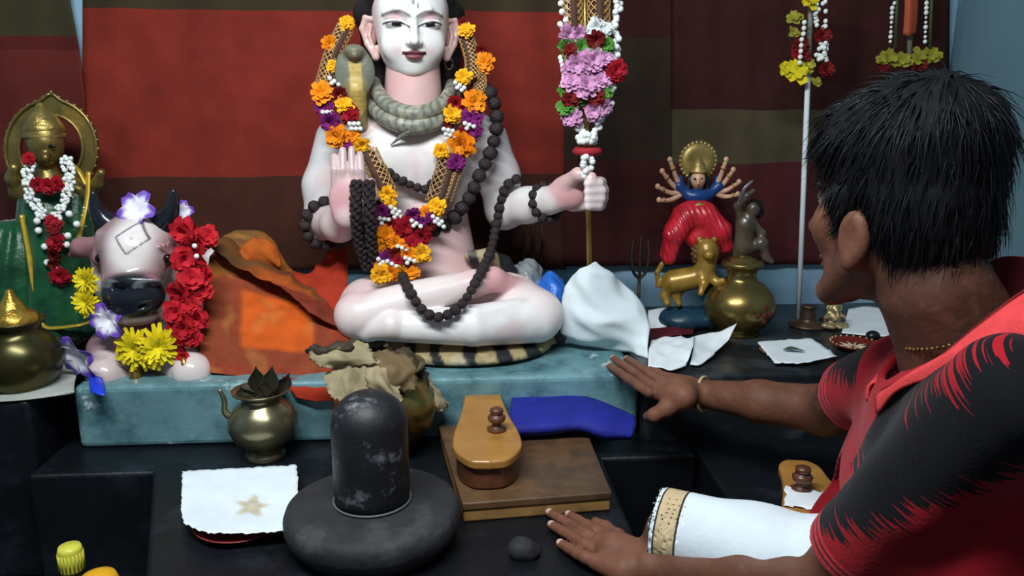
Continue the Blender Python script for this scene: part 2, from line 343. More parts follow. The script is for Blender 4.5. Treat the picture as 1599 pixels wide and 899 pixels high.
# ================================================================ wooden board and sandals
wood = mat('board_wood', '#6b4d31', rough=.5, var=.35, vs=7, bump=.12, bs=40, col2='#473627', cs=9, cthr=(.4, .65))
woodedge = mat('board_side_wood', '#a27a44', rough=.55, var=.25, vs=12, col2='#5f4526', cs=14, cthr=(.5, .7))
BZ = TOP+.036
q = [PZ(722, 786, BZ), PZ(956, 768, BZ), PZ(916, 672, BZ), PZ(684, 662, BZ)]
t = thing('wooden_board', 'worn brown wooden board under the wooden sandal beside the domed stone', 'board', A(np.mean([p[0] for p in q]), np.mean([p[1] for p in q]), TOP))
obj('board_top', prism([(p[0], p[1]) for p in q], BZ-.014, BZ), wood, t, bevel=.003)
ct = sum(q)/4; q2 = [ct+(p-ct)*.985 for p in q]
obj('board_rail', prism([(p[0], p[1]) for p in q2], TOP+.001, BZ-.0145), woodedge, t, bevel=.003)
sand = mat('sandal_wood', '#ab7838', rough=.42, var=.2, vs=10, col2='#85592a', cs=6, cthr=(.5, .75), coat=.1)
sand2 = mat('sandal_dark_wood', '#5a3420', rough=.4, var=.3, vs=20, coat=.3)
def outline(poly, n=6): P = catmull([A(x, y, 0) for x, y in poly+[poly[0]]], n)[:-1]; return [(p[0], p[1]) for p in P]
def sandal(label, front, back, z, wd, mirror=1, knob=.62, m1=sand, m2=sand2):
    """front = heel point near the camera, back = toe point"""
    a = A(front[0], front[1], z); d = A(back[0], back[1], z)-a; L_ = np.linalg.norm(d); d = d/L_; n_ = A(d[1], -d[0], 0)*mirror
    sh = [(0, 0), (.02, .55), (.14, .98), (.3, 1.0), (.5, .80), (.72, .66), (.9, .60), (.99, .34), (1.0, 0), (.99, -.34), (.9, -.58), (.72, -.66), (.5, -.82), (.3, -1.0), (.14, -.98), (.02, -.55)]
    ln = lambda s_, z0, z1: prism(outline([tuple((a+d*(u*L_)+n_*(v*wd/2*s_))[:2]) for u, v in sh]), z0, z1)
    t = thing('wooden_sandal', label, 'sandal', a+d*L_/2, 'pair of wooden toe-knob sandals')
    obj('footbed', ln(1, z+.040, z+.056), m1, t, bevel=.004)
    hb = [(.02, 0), (.04, .5), (.14, .88), (.3, .9), (.42, .7), (.46, 0), (.42, -.7), (.3, -.9), (.14, -.88), (.04, -.5)]
    obj('heel_block', prism(outline([tuple((a+d*(u*L_)+n_*(v*wd/2))[:2]) for u, v in hb]), z+.001, z+.040), m2, t, bevel=.003)
    tb = [(.74, 0), (.76, .45), (.85, .52), (.94, .4), (.96, 0), (.94, -.4), (.85, -.52), (.76, -.45)]
    obj('toe_block', prism(outline([tuple((a+d*(u*L_)+n_*(v*wd/2))[:2]) for u, v in tb]), z+.001, z+.040), m2, t, bevel=.003)
    kc = a+d*(L_*knob)+n_*(wd*.16); kc[2] = z+.056
    obj('toe_knob', lathe([(0, 0), (.017, 0), (.018, .004), (.009, .009), (.008, .014), (.015, .019), (.0165, .026), (.013, .030), (.008, .032), (.0125, .036), (.012, .041), (.006, .044), (0, .044)], kc, 24), m2, t)
    return t, kc
sz = BZ+.001
sandal('honey wooden toe-knob sandal lying on the brown board', PZ(764, 734, sz+.04)[:2], PZ(752, 596, sz+.056)[:2], sz, .118, knob=.33)
sz2 = TOP-.003
tt, kc = sandal('honey wooden toe-knob sandal holding a white paper strip by the man\'s knee', PZ(1300, 838, sz2+.045)[:2], PZ(1244, 717, sz2+.056)[:2], sz2, .118, mirror=-1, knob=.50)
paper = mat('white_paper', '#e8eef0', rough=.8, var=.06, vs=20, bump=.1, bs=30)
g = [[PZ(x, y, sz2+.060) for x, y in r_] for r_ in ([(1227, 757), (1262, 762), (1311, 772)], [(1225, 772), (1262, 779), (1308, 787)], [(1226, 788), (1262, 793), (1310, 802)])]
g[1][1] = g[1][1]+A(0, 0, .001)
tag(obj('paper_strip', patch(g, 6, wr=.001, rag=.0015), paper, solid=.0006), 'small white paper strip tucked around the sandal knob', 'paper')
# ================================================================ papers and cloths lying about
def sheet(name, label, cat, rows, m, n=8, solid=.0008, grp=None, **k):
    return tag(obj(name, patch(rows, n, **k), m, solid=solid), label, cat, grp)
# plate with paper
pc = PZ(378, 812, TOP+.01); pc[2] = TOP
t = thing('offering_plate', 'shallow red clay plate under a white paper in front of the lota', 'plate', pc)
obj('dish', lathe([(0, .001), (.045, .001), (.052, .004), (.074, .012), (.076, .014), (.072, .0135), (.05, .006), (0, .005)], pc, 40), mat('red_clay', '#8e2f2b', rough=.5, var=.25, vs=30), t)
z = TOP+.028
def stain(u, v, V):
    c_ = np.tile(np.array(lin('#e6eef2')), (len(u), 1)); a = np.arctan2(v-.60, u-.60); rr = np.hypot((u-.60)*1.25, v-.60); lob = .20*(.72+.28*np.cos(5*a+.7))
    c_ = paint(c_, .75*smooth(.03, -.05, rr-lob-.02*noise3(np.c_[u, v, u], 40, 3)), '#c9b487'); return paint(c_, .35*smooth(.05, 0, np.abs(rr-.08)), '#a58d60')
pm = mat('stained_paper', attr=True, rough=.8, var=.05, vs=25, bump=.12, bs=40)
sheet('offering_paper', 'white paper square with a tan flower-shaped stain lying on the red plate', 'paper', [[PZ(285, 735, z), PZ(345, 732, z-.004), PZ(405, 729, z-.003), PZ(463, 725, z+.001)], [PZ(284, 772, z-.002), PZ(345, 768, z-.008), PZ(405, 765, z-.008), PZ(465, 762, z)], [PZ(283, 797, z-.004), PZ(345, 797, z-.010), PZ(405, 797, z-.010), PZ(464, 795, z-.003)], [PZ(288, 818, z), PZ(330, 832, z+.002), PZ(395, 832, z+.001), PZ(463, 827, z-.003)]], pm, n=12, colfn=stain, wr=.0012, ws=60, rag=.0007)
# royal blue folded cloth
bc = mat('royal_blue_cloth', '#18228a', rough=.75, var=.2, vs=25, bump=.2, bs=150)
def fold(rows, n=10, **k): return patch(rows, n, **k)
e = SLAB
rows = [[PZ(800, 618, .315), PZ(850, 616, .315), PZ(905, 620, .315), PZ(950, 636, .310), PZ(990, 652, .300)],
        [PZ(797, 640, .312), PZ(850, 638, .312), PZ(905, 643, .312), PZ(948, 655, .306), PZ(991, 664, .294)],
        [PZ(795, 668, .300), PZ(850, 666, .300), PZ(905, 664, .300), PZ(946, 674, .292), PZ(988, 678, .284)],
        [PZ(800, 676, .286), PZ(850, 675, .284), PZ(905, 667, .288), PZ(946, 682, .278), PZ(984, 682, .276)]]
sheet('folded_cloth', 'royal blue folded cloth lying behind the brown wooden board', 'cloth', rows, bc, n=8, solid=.014, wr=.0022, ws=50)
whitec = mat('white_tissue', '#dfe9ec', rough=.85, var=.08, vs=12, bump=.15, bs=30)
# big white sheet tented against the staff foot
rows = [[PY(906, 420, 1.68), PY(918, 415, 1.67), PY(928, 410, 1.68), PY(938, 418, 1.70)],
        [PY(886, 440, 1.69), PY(915, 438, 1.66), PY(948, 432, 1.675), PY(968, 440, 1.715)],
        [PY(877, 480, 1.685), PY(918, 480, 1.645), PY(962, 478, 1.645), PY(1006, 478, 1.68)],
        [PY(876, 508, 1.675), PY(918, 512, 1.640), PY(965, 513, 1.632), PY(1013, 512, 1.645)],
        [PZ(880, 541, SLAB+.002), PZ(918, 546, SLAB+.002), PZ(965, 548, SLAB+.002), PZ(1010, 558, LEDGE+.004)]]
sheet('white_bag', 'large white cloth bag tented around the foot of the garlanded staff', 'bag', rows, whitec, n=10, wr=.005, ws=34, crease=.010, solid=.001)
zz = LEDGE+.01
sheet('crumpled_paper', 'blank white paper lying flat behind two crumpled ones near brass pot', 'paper', [[PZ(1012, 484, zz+.012), PZ(1040, 480, zz+.02), PZ(1064, 488, zz+.01)], [PZ(1012, 500, zz), PZ(1040, 498, zz+.01), PZ(1074, 498, zz)], [PZ(1013, 512, zz-.006), PZ(1045, 510, zz), PZ(1072, 505, zz-.006)]], paper, wr=.002)
sheet('crumpled_paper', 'crumpled white paper at the ledge edge above the man\'s far fingers', 'paper', [[PZ(1018, 530, zz+.012), PZ(1050, 524, zz+.015), PZ(1085, 527, zz+.02)], [PZ(1013, 548, zz+.008), PZ(1050, 545, zz+.012), PZ(1080, 548, zz+.02)], [PZ(1012, 572, zz+.002), PZ(1045, 577, zz), PZ(1070, 572, zz)]], paper, wr=.003, ws=55, crease=.006)
sheet('crumpled_paper', 'curled white paper with a raised corner in front of round brass pot', 'paper', [[PZ(1080, 526, zz+.02), PZ(1112, 518, zz+.022), PZ(1150, 503, zz+.045)], [PZ(1082, 545, zz+.01), PZ(1110, 540, zz+.004), PZ(1138, 527, zz+.018)], [PZ(1078, 568, zz), PZ(1095, 568, zz-.002), PZ(1116, 552, zz)]], paper, wr=.002, crease=.006)
sheet('red_wrapper', 'dark red wrapper peeking out between the white papers', 'wrapper', [[PZ(1012, 514, zz), PZ(1050, 509, zz+.004), PZ(1082, 506, zz+.003)], [PZ(1014, 524, zz-.004), PZ(1050, 520, zz), PZ(1084, 516, zz-.002)], [PZ(1016, 531, zz-.006), PZ(1050, 524, zz-.004), PZ(1082, 522, zz-.006)]], mat('dark_red_wrap', '#5a1c24', rough=.4), wr=.002)
# plastic bags behind the white bag
film = mat('clear_plastic', '#aeb6b8', rough=.18, var=.1, alpha=.55, bump=.5, bs=45, spec=.8)
rows = [[PY(797, 440, 1.84), PY(800, 415, 1.84), PY(826, 407, 1.83), PY(846, 420, 1.84)], [PY(800, 452, 1.80), PY(808, 428, 1.79), PY(830, 424, 1.78), PY(848, 434, 1.80)], [PY(806, 468, 1.78), PY(815, 458, 1.76), PY(836, 455, 1.76), PY(852, 462, 1.78)]]
sheet('plastic_bag', 'crumpled clear plastic bag behind the seated statue\'s knee', 'bag', rows, film, wr=.008, ws=70, crease=.008)
bp = mat('blue_plastic', rough=.3, attr=True, var=.1, bump=.4, bs=50)
def bpc(u, v, V): return paint(np.tile(np.array(lin('#2f6fd0')), (len(u), 1)), smooth(.05, .25, noise3(V, 45, 5)), '#d5e6f2')
rows = [[PY(835, 440, 1.80), PY(852, 426, 1.79), PY(868, 428, 1.79), PY(880, 436, 1.80)], [PY(838, 450, 1.76), PY(855, 446, 1.75), PY(870, 448, 1.745), PY(882, 452, 1.76)], [PY(852, 470, 1.75), PY(862, 478, 1.74), PY(872, 484, 1.735), PY(882, 482, 1.74)]]
sheet('plastic_bag', 'blue and white crumpled plastic bag beside the white cloth bag', 'bag', rows, bp, wr=.006, ws=70, crease=.006, colfn=bpc)
# right end of the ledge
zl = LEDGE
sheet('leaf_paper', 'white paper square with a green leaf on a brown plate at ledge edge', 'paper', [[PZ(1183, 534, zl+.012), PZ(1225, 530, zl+.010), PZ(1268, 528, zl+.014)], [PZ(1195, 550, zl+.010), PZ(1240, 546, zl+.008), PZ(1290, 543, zl+.012)], [PZ(1210, 566, zl+.011), PZ(1256, 566, zl+.010), PZ(1306, 556, zl+.012)]], paper, wr=.001, rag=.0008)
pc = PZ(1232, 552, zl); pc[2] = zl
tag(obj('brown_plate', lathe([(0, .001), (.04, .001), (.062, .006), (.064, .008), (.06, .007), (.035, .003), (0, .003)], pc, 36), mat('brown_clay', '#7a4c2c', rough=.5)), 'round brown plate mostly hidden under the leaf paper', 'plate')
lf = PZ(1238, 547, zl+.012)
tag(obj('leaf', patch([[lf+A(-.018, .006, .002), lf+A(0, .010, .006), lf+A(.020, -.006, .002)], [lf+A(-.020, .004, .001), lf+A(0, .0, .003), lf+A(.022, -.010, .001)], [lf+A(-.016, .0, .002), lf+A(.004, -.010, .006), lf+A(.022, -.012, .002)]], 5), mat('dark_leaf', '#3d5648', rough=.5), solid=.001), 'small dark green leaf lying on the white paper square', 'leaf')
pc = PZ(1333, 545, zl); pc[2] = zl
t = thing('painted_plate', 'small red plate with radiating cream strokes by the man\'s sleeve', 'plate', pc)
obj('dish', lathe([(0, .001), (.03, .001), (.046, .012), (.053, .014), (.054, .017), (.047, .016), (.03, .006), (0, .005)], pc, 40), mat('red_lacquer', '#6e241c', rough=.35, var=.2), t)
cr = mat('cream_paint', '#cdb894', rough=.6)
st = [pc+A(0, 0, .0065)+.0*A(1, 0, 0) for k in range(1)]
for k in range(9):
    a = 2*math.pi*k/9+.2; obj('stroke', tube([pc+A(.004*math.cos(a), .004*math.sin(a), .007), pc+A(.018*math.cos(a+.1), .018*math.sin(a+.1), .0075), pc+A(.032*math.cos(a), .032*math.sin(a), .0095)], [.0016, .0026, .0008], 6), cr, t)
for k in range(22):
    a = 2*math.pi*k/22; V_, F_ = sphere(6, 4); obj('rim_dot', mesh('dot', np.array(V_)*.0022+pc+A(.05*math.cos(a), .05*math.sin(a), .0172), F_), cr, t)
sheet('loose_paper', 'white paper sheet behind the red plate next to the man\'s neck', 'paper', [[PZ(1325, 482, zl+.012), PZ(1360, 478, zl+.012), PZ(1400, 488, zl+.012)], [PZ(1320, 500, zl+.006), PZ(1360, 500, zl+.006), PZ(1408, 503, zl+.008)], [PZ(1314, 520, zl+.003), PZ(1356, 524, zl+.003), PZ(1404, 526, zl+.004)]], paper, wr=.001)
c2 = PZ(1363, 524, zl+.02); s = Solid(.003).ell(c2, (.016, .014, .012))
tag(obj('oval_stone', s.build(), mat('wet_stone', '#15181b', rough=.25)), 'small smooth black oval stone at the edge of the red plate', 'stone')
# left ledge cloth, bottle, lid
wl = mat('offwhite_cloth', '#a7aaa2', rough=.9, var=.15, bump=.2, bs=60)
zl2 = LEDGE+.002
sheet('ledge_runner', 'off-white cloth runner along the left ledge edge under the dark pot', 'cloth', [[PZ(x, 566, zl2) for x in (-60, 0, 60, 128)], [PZ(x, 594+dy, zl2+.001) for x, dy in ((-60, 4), (0, 3), (60, 0), (118, -3))], [PZ(x, 612+dy, zl2+.001) for x, dy in ((-60, 4), (0, 3), (60, 0), (116, -3))], [PZ(x, 622+dy, zl2-.004) for x, dy in ((-60, 6), (0, 5), (60, 0), (116, -8))]], wl, wr=.001)
bx = PZ(108, 852, .262); bx[2] = 0
t = thing('oil_bottle', 'small clear bottle with a yellow screw cap at the lower left', 'bottle', bx)
obj('bottle_body', lathe([(0, 0), (.026, 0), (.028, .006), (.028, .15), (.024, .175), (.013, .20), (.012, .23), (0, .23)], bx, 28), mat('bottle_plastic', '#8f9467', rough=.1, trans=.7, var=0), t)
yc = mat('yellow_cap', '#d6d04a', rough=.4, var=.05)
obj('cap', lathe([(0, .222), (.0165, .222), (.017, .225), (.017, .256), (.015, .262), (0, .262)], bx, 28), yc, t)
for k in range(20):
    a = 2*math.pi*k/20; d = A(math.cos(a), math.sin(a), 0)*.0171; obj('cap_rib', tube([bx+d+A(0, 0, .226), bx+d+A(0, 0, .252)], .0011, 5), yc, t)
bx = PZ(153, 896, .262); bx[2] = 0
t = thing('spice_jar', 'jar with a rounded orange-yellow lid at the very bottom left', 'jar', bx)
obj('jar_body', lathe([(0, 0), (.022, 0), (.024, .005), (.024, .21), (.02, .225), (0, .225)], bx, 28), mat('bottle_plastic'), t)
obj('lid', lathe([(0, .22), (.0245, .22), (.026, .225), (.026, .250), (.022, .260), (.01, .264), (0, .264)], bx, 28), mat('orange_cap', '#e0a21e', rough=.4, var=.05), t)
# ================================================================ seated painted statue
u = .00141                                    # metres per photo pixel around the statue
Rp = lambda v: v*u
SB = PZ(700, 548, SLAB); SB = A(SB[0], 1.78, SLAB)
st = thing('seated_statue', 'white painted statue of a cross-legged ascetic with a cobra at the neck', 'statue', SB)
W0, PK, GY = '#ece6e2', '#dba3a4', '#d9d4d2'
S = lambda x, y, Y: PY(x, y, Y)
b = Solid(.0042)
b.ell(S(690, 455, 1.80), (Rp(88), Rp(62), Rp(52)), k=.02, col='#e0c4bf')
b.cap(S(690, 432, 1.80), S(676, 345, 1.815), Rp(62), Rp(58), k=.03, col='#dfc0bc')
b.ell(S(652, 255, 1.82), (Rp(98), Rp(58), Rp(78)), k=.03, col=W0)
b.ell(S(610, 240, 1.765), (Rp(42), Rp(24), Rp(36)), k=.02, col=W0); b.ell(S(684, 240, 1.765), (Rp(42), Rp(24), Rp(36)), k=.02, col=W0)
b.ell(S(648, 262, 1.752), (Rp(6), Rp(8), Rp(26)), k=.012, col=PK)
b.cap(S(560, 212, 1.83), S(735, 212, 1.83), Rp(40), Rp(40), k=.03, col='#e2c9c4')
b.cap(S(645, 205, 1.82), S(645, 105, 1.815), Rp(50), Rp(42), k=.03, col='#dcb4b0')
# raised arm, blessing hand
b.path([S(530, 220, 1.83), S(506, 290, 1.82), S(503, 345, 1.80)], [Rp(38), Rp(32), Rp(28)], k=.02, col=GY)
b.path([S(503, 345, 1.80), S(530, 350, 1.70), S(545, 336, 1.645)], [Rp(29), Rp(26), Rp(21)], k=.014, col='#e0c8c4')
b.ell(S(546, 312, 1.635), (Rp(30), Rp(13), Rp(40)), k=.012, col=PK)
for i, (x0, x1, y1) in enumerate(((524, 522, 244), (537, 535, 234), (551, 549, 233), (564, 562, 241))):
    b.path([S(x0, 290, 1.635), S((x0+x1)/2, 265, 1.632), S(x1, y1, 1.645)], [Rp(7.0), Rp(6.6), Rp(5.4)], k=.0015, col='#c9aeac')
b.path([S(562, 325, 1.625), S(580, 305, 1.615), S(580, 285, 1.62)], [Rp(12), Rp(9), Rp(7)], k=.008, col=PK)
# staff arm and fist
b.path([S(757, 220, 1.83), S(778, 275, 1.83), S(788, 330, 1.82)], [Rp(38), Rp(34), Rp(30)], k=.02, col=GY)
b.path([S(788, 326, 1.82), S(825, 320, 1.765), S(862, 312, 1.705)], [Rp(31), Rp(28), Rp(22)], k=.014, col='#e6deda')
b.ell(S(888, 300, 1.69), (Rp(30), Rp(20), Rp(27)), k=.014, col=PK)
for i, (yy, xe) in enumerate(((285, 944), (297, 948), (309, 947), (320, 943))):
    b.path([S(893, yy+1, 1.70), S(925, yy-1, 1.685), S(xe-6, yy, 1.665), S(xe-9, yy+1, 1.635), S(918, yy+2, 1.622)], [Rp(9.5), Rp(9.5), Rp(8.6), Rp(7.6), Rp(6.6)], k=.004, col='#e8d6d2')
b.path([S(886, 285, 1.675), S(902, 272, 1.648), S(924, 276, 1.630)], [Rp(13), Rp(9.5), Rp(7.5)], k=.008, col='#dcb4b0')
# crossed legs
b.path([S(632, 462, 1.80), S(575, 478, 1.69), S(560, 492, 1.64)], [Rp(48), Rp(42), Rp(37)], k=.015, col='#e6d2ce')
b.path([S(742, 458, 1.80), S(800, 475, 1.73), S(838, 492, 1.665)], [Rp(52), Rp(47), Rp(42)], k=.015, col='#e8d6d2')
b.path([S(566, 492, 1.63), S(650, 466, 1.635), S(738, 442, 1.655)], [Rp(33), Rp(28), Rp(20)], k=.004, col='#ecdcd8')
b.path([S(738, 444, 1.655), S(770, 436, 1.675), S(808, 446, 1.70)], [Rp(21), Rp(19), Rp(11)], k=.010, col=PK)
b.path([S(838, 498, 1.65), S(740, 508, 1.60), S(610, 510, 1.60)], [Rp(37), Rp(31), Rp(22)], k=.004, col='#f0ece9')
b.path([S(612, 508, 1.59), S(575, 514, 1.615), S(548, 510, 1.635)], [Rp(21), Rp(18), Rp(12)], k=.006, col='#e9dad6')
def bodycol(V, c):
    c = paint(c, .30*smooth(.1, .5, noise3(V, 22, 11)), '#d99a9c'); return paint(c, .22*smooth(.2, .6, noise3(V, 50, 12)), '#b9a39c')
statm = mat('statue_paint', attr=True, rough=.34, var=.05, vs=20, bump=.06, bs=40, spec=.5)
obj('body', b.build(colfn=bodycol), statm, st)
# ---- head in its own frame (photo pixels: x right, y up, z to the viewer)
H0 = S(643, 55, 1.79); tl, yw = math.radians(5), math.radians(7)
hx = A(math.cos(yw), -math.sin(yw), 0); hz = unit(A(math.sin(yw)*-1, -math.cos(yw), -math.tan(tl)))
hz = unit(A(math.sin(yw), -math.cos(yw), -.10)); hx = unit(np.cross(A(0, 0, 1), hz)); hy = np.cross(hz, hx)
if hx[0] < 0: hx = -hx
HM = np.stack([hx, hy, hz])                   # rows: local axes
HL = lambda x, y, z: H0+u*(hx*x+hy*y+hz*z)
def hell(s, x, y, z, r, **k): return s.ell(HL(x, y, z), [q*u for q in r], R=HM, **k)
h = Solid(.0017)
hell(h, 0, 38, -32, (60, 72, 66), k=.01); hell(h, 0, 22, -8, (53, 62, 52), k=.02); hell(h, 0, -14, -6, (50, 52, 48), k=.02)
hell(h, 0, -38, 10, (30, 22, 27), k=.02); hell(h, 0, -50, 22, (15, 11, 13), k=.012)
for sx in (-1, 1):
    hell(h, sx*26, -14, 24, (21, 21, 15), k=.018)
    hell(h, sx*25, 20, 47, (17, 9, 9), k=.010, sub=True)
    hell(h, sx*25, 17.5, 32.5, (16.5, 9, 9.5), k=.0025)
    h.path([HL(sx*8, 31, 42), HL(sx*24, 37, 40), HL(sx*42, 30, 26)], [3*u, 3.4*u, 2.4*u], k=.008)
    hell(h, sx*7.5, -9, 48, (5.6, 4.6, 6), k=.005)
    hell(h, sx*3.6, -12.6, 52, (2.2, 2.2, 3), k=.002, sub=True)
h.path([HL(0, 28, 41), HL(0, 10, 48), HL(0, -7, 57)], [4.6*u, 5*u, 6.4*u], k=.007)
hell(h, -6.5, -22.5, 43, (10, 3.4, 5.4), k=.004); hell(h, 6.5, -22.5, 43, (10, 3.4, 5.4), k=.004); hell(h, 0, -30, 43, (12.5, 4.8, 6), k=.004)
hell(h, 0, -26.2, 49, (15, .9, 4), k=.002, sub=True)
def facecol(V, c):
    q = (V-H0)@HM.T/u; x, y, z = q.T; f = z > 5; n = lambda w_: np.where(f, w_, 0)
    c = np.tile(np.array(lin('#e9e7e2')), (len(V), 1))
    c = paint(c, n(.75*np.exp(-((np.abs(x)-27)/13)**2-((y-28)/7)**2)), '#d79aa2')
    c = paint(c, n(.40*np.exp(-((np.abs(x)-24)/9)**2-((y+22)/8)**2)), '#e2a0a2')
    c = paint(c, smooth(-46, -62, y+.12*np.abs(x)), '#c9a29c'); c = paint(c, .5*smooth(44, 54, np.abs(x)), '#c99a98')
    ax = np.abs(x)-25
    br = 34-.011*(ax+4)**2-np.where(ax < -8, .35*(-8-ax), 0)
    c = paint(c, n(.75*smooth(3.2, 1.2, np.abs(y-br))*smooth(24, 19, np.abs(ax))), '#5b5252')
    lid = 19.5-.016*ax*ax+.10*ax; low = 12.5+.014*ax*ax+.05*ax
    ins = smooth(.6, -.6, np.maximum(y-lid, low-y))*smooth(19, 17.5, np.abs(ax))
    c = paint(c, n(ins), '#cfd0d0'); c = paint(c, n(ins*smooth(7.8, 6.6, np.hypot(ax, y-15.5))), '#17181c')
    c = paint(c, n(smooth(2.0, .9, np.abs(y-lid))*smooth(20.5, 18.5, np.abs(ax))), '#1c1a1c'); c = paint(c, n(.55*smooth(1.4, .5, np.abs(y-low))*smooth(19, 15, np.abs(ax))), '#4b4447')
    c = paint(c, n(.5*smooth(1.6, .6, np.abs(y-lid-5.5))*smooth(19, 15, np.abs(ax))), '#8c6468')
    up = (np.abs(x) < 18) & (y > -26.2) & (y < -19.6+.9*np.cos(x*.35)-.012*x*x); lo_ = (np.abs(x) < 14) & (y <= -26.2) & (y > -35+.03*x*x)
    c = paint(c, n(np.where(up | lo_, .95, 0)), '#7d2b35'); c = paint(c, n(smooth(1.2, .5, np.abs(y+26.2))*smooth(19, 17, np.abs(x))), '#3c1218')
    c = paint(c, n(smooth(1., .4, np.hypot(x/3.2, (y-50)/11))), '#1c2730'); c = paint(c, n(.9*smooth(1., .6, np.hypot(x/1.3, (y-52)/5))), '#9fb3bd')
    return paint(c, n(.8*smooth(1, .5, np.hypot((np.abs(x)-7)/1.4, (y-46+.6*np.abs(x))/7))), '#454a50')
hd = obj('head', h.build(default='#e9e7e2', colfn=facecol), statm, st)
for sx in (-1, 1):
    e = Solid(.0018); ex = 59; k = .003
    e.path([HL(sx*(ex-3), 22, -18), HL(sx*(ex+9), 24, -22), HL(sx*(ex+15), 8, -22), HL(sx*(ex+8), -14, -18), HL(sx*(ex-4), -33, -10), HL(sx*(ex-6), -20, -10)], [5*u, 5*u, 4.6*u, 4.6*u, 5.4*u, 5*u], k=.004, col='#d9b3ab')
    e.ell(HL(sx*(ex+3), 0, -22), [10*u, 22*u, 4*u], R=HM, k=.004, col='#a86a66'); e.path([HL(sx*(ex+2), 12, -17), HL(sx*(ex+5), -2, -16), HL(sx*(ex-1), -22, -12)], [2.6*u, 3*u, 2.6*u], k=.003, col='#d9b3ab')
    obj('ear', e.build(), statm, hd)
P = [HL(58+6*math.cos(a), -42+9*math.sin(a), -10) for a in np.linspace(0, 6.28, 16)]
obj('earring', tube(P, 1.8*u, 8), mat('dull_bronze', '#5a4a3a', rough=.4, metal=.6), hd)
# hair: skull cap, side locks, top knot
hr = Solid(.0032); hell(hr, 0, 52, -44, (63, 70, 62), k=.01)
hr.path([HL(-52, 60, -10), HL(-63, 30, -42), HL(-50, -30, -62), HL(-40, -110, -62)], [10*u, 20*u, 22*u, 14*u], k=.02)
hr.path([HL(52, 60, -10), HL(63, 30, -40), HL(58, -30, -55), HL(62, -100, -50), HL(70, -140, -45)], [10*u, 20*u, 22*u, 18*u, 10*u], k=.02)
hell(hr, 0, 130, -40, (38, 42, 36), k=.02); hell(hr, 0, 168, -42, (24, 22, 24), k=.015)
def hdisp(V):
    q = (V-H0)@HM.T/u; a = np.arctan2(q[:, 0], q[:, 2]+40); return (HM.T@A(0, 0, 0)+((V-H0)/np.linalg.norm(V-H0, axis=1, keepdims=True))*(np.sin(a*34+q[:, 1]*.03)*.0016)[:, None])
obj('hair', hr.build(disp=hdisp), mat('statue_hair', '#1d1715', rough=.45, var=.3), hd)
# cobra
snake = mat('snake_paint', attr=True, rough=.4, var=.15, vs=60, bump=.15, bs=160)
def coil(pts, rad, nm, par):
    P = catmull([S(*p) for p in pts], 12); n_ = len(P); r_ = np.interp(np.linspace(0, 1, n_), np.linspace(0, 1, len(rad)), rad)*u
    V_, F_ = tube_vf(P, r_, 16); V_ = np.array(V_); i = np.repeat(np.arange(n_), 16); ang = np.tile(np.arange(16), n_)
    cl = np.tile(np.array(lin('#8a897b')), (len(V_), 1)); cl = paint(cl, smooth(.1, .7, np.sin(i*1.9+2*np.sin(ang*.8)))*.7, '#4d4f49'); cl = paint(cl, smooth(.0, .5, noise3(V_, 90, 3))*.5, '#c9c3a8')
    return obj(nm, mesh(nm, V_, F_, cols=cl), snake, par)
sn = coil([(586, 128, 1.86), (588, 140, 1.78), (606, 164, 1.735), (645, 178, 1.715), (686, 166, 1.735), (702, 144, 1.78), (704, 130, 1.86)], [9, 11, 12, 13, 12, 10, 8], 'snake', st)
coil([(580, 150, 1.88), (584, 166, 1.78), (606, 186, 1.735), (645, 197, 1.715), (684, 188, 1.735), (706, 166, 1.78), (712, 150, 1.87)], [10, 12, 13, 13.5, 13, 11, 9], 'coil', sn)
coil([(640, 204, 1.705), (628, 212, 1.715), (610, 226, 1.728)], [5, 3.6, 1.2], 'tail', sn)
ck = Solid(.0022); q0 = S(555, 100, 1.745)
ck.ell(S(554, 112, 1.745), (Rp(30), Rp(9), Rp(36)), k=.008, col='#6f7264'); ck.cap(S(556, 140, 1.745), S(564, 195, 1.77), Rp(16), Rp(10), k=.012, col='#8d7c50')
ck.ell(S(553, 80, 1.738), (Rp(15), Rp(14), Rp(10)), k=.01, col='#76725e'); ck.ell(S(554, 88, 1.728), (Rp(9), Rp(8), Rp(6)), k=.006, col='#5b4431')
def ckcol(V, c):
    x = (V[:, 0]-q0[0])/u; zz_ = (V[:, 2]-q0[2])/u; fr = V[:, 1] < 1.747
    wd = np.where(zz_ > -40, 9+0*x, 12); cc = paint(c, np.where(fr & (zz_ < 4), smooth(wd+2, wd-2, np.abs(x-.05*-zz_)), 0), '#c0a35a'); return paint(cc, np.where(fr & (zz_ < 4), .35*smooth(.5, .9, np.sin(zz_*.9)), 0)*smooth(wd, wd-3, np.abs(x)), '#8a6d35')
hood = obj('cobra_hood', ck.build(colfn=ckcol), snake, sn)
for dx in (-9, 9): V_, F_ = sphere(8, 6); obj('eye', mesh('eye', V_*Rp(2.6)+S(553+dx, 78, 1.729), F_), mat('bead_black', '#0b0b0c', rough=.2), hood)
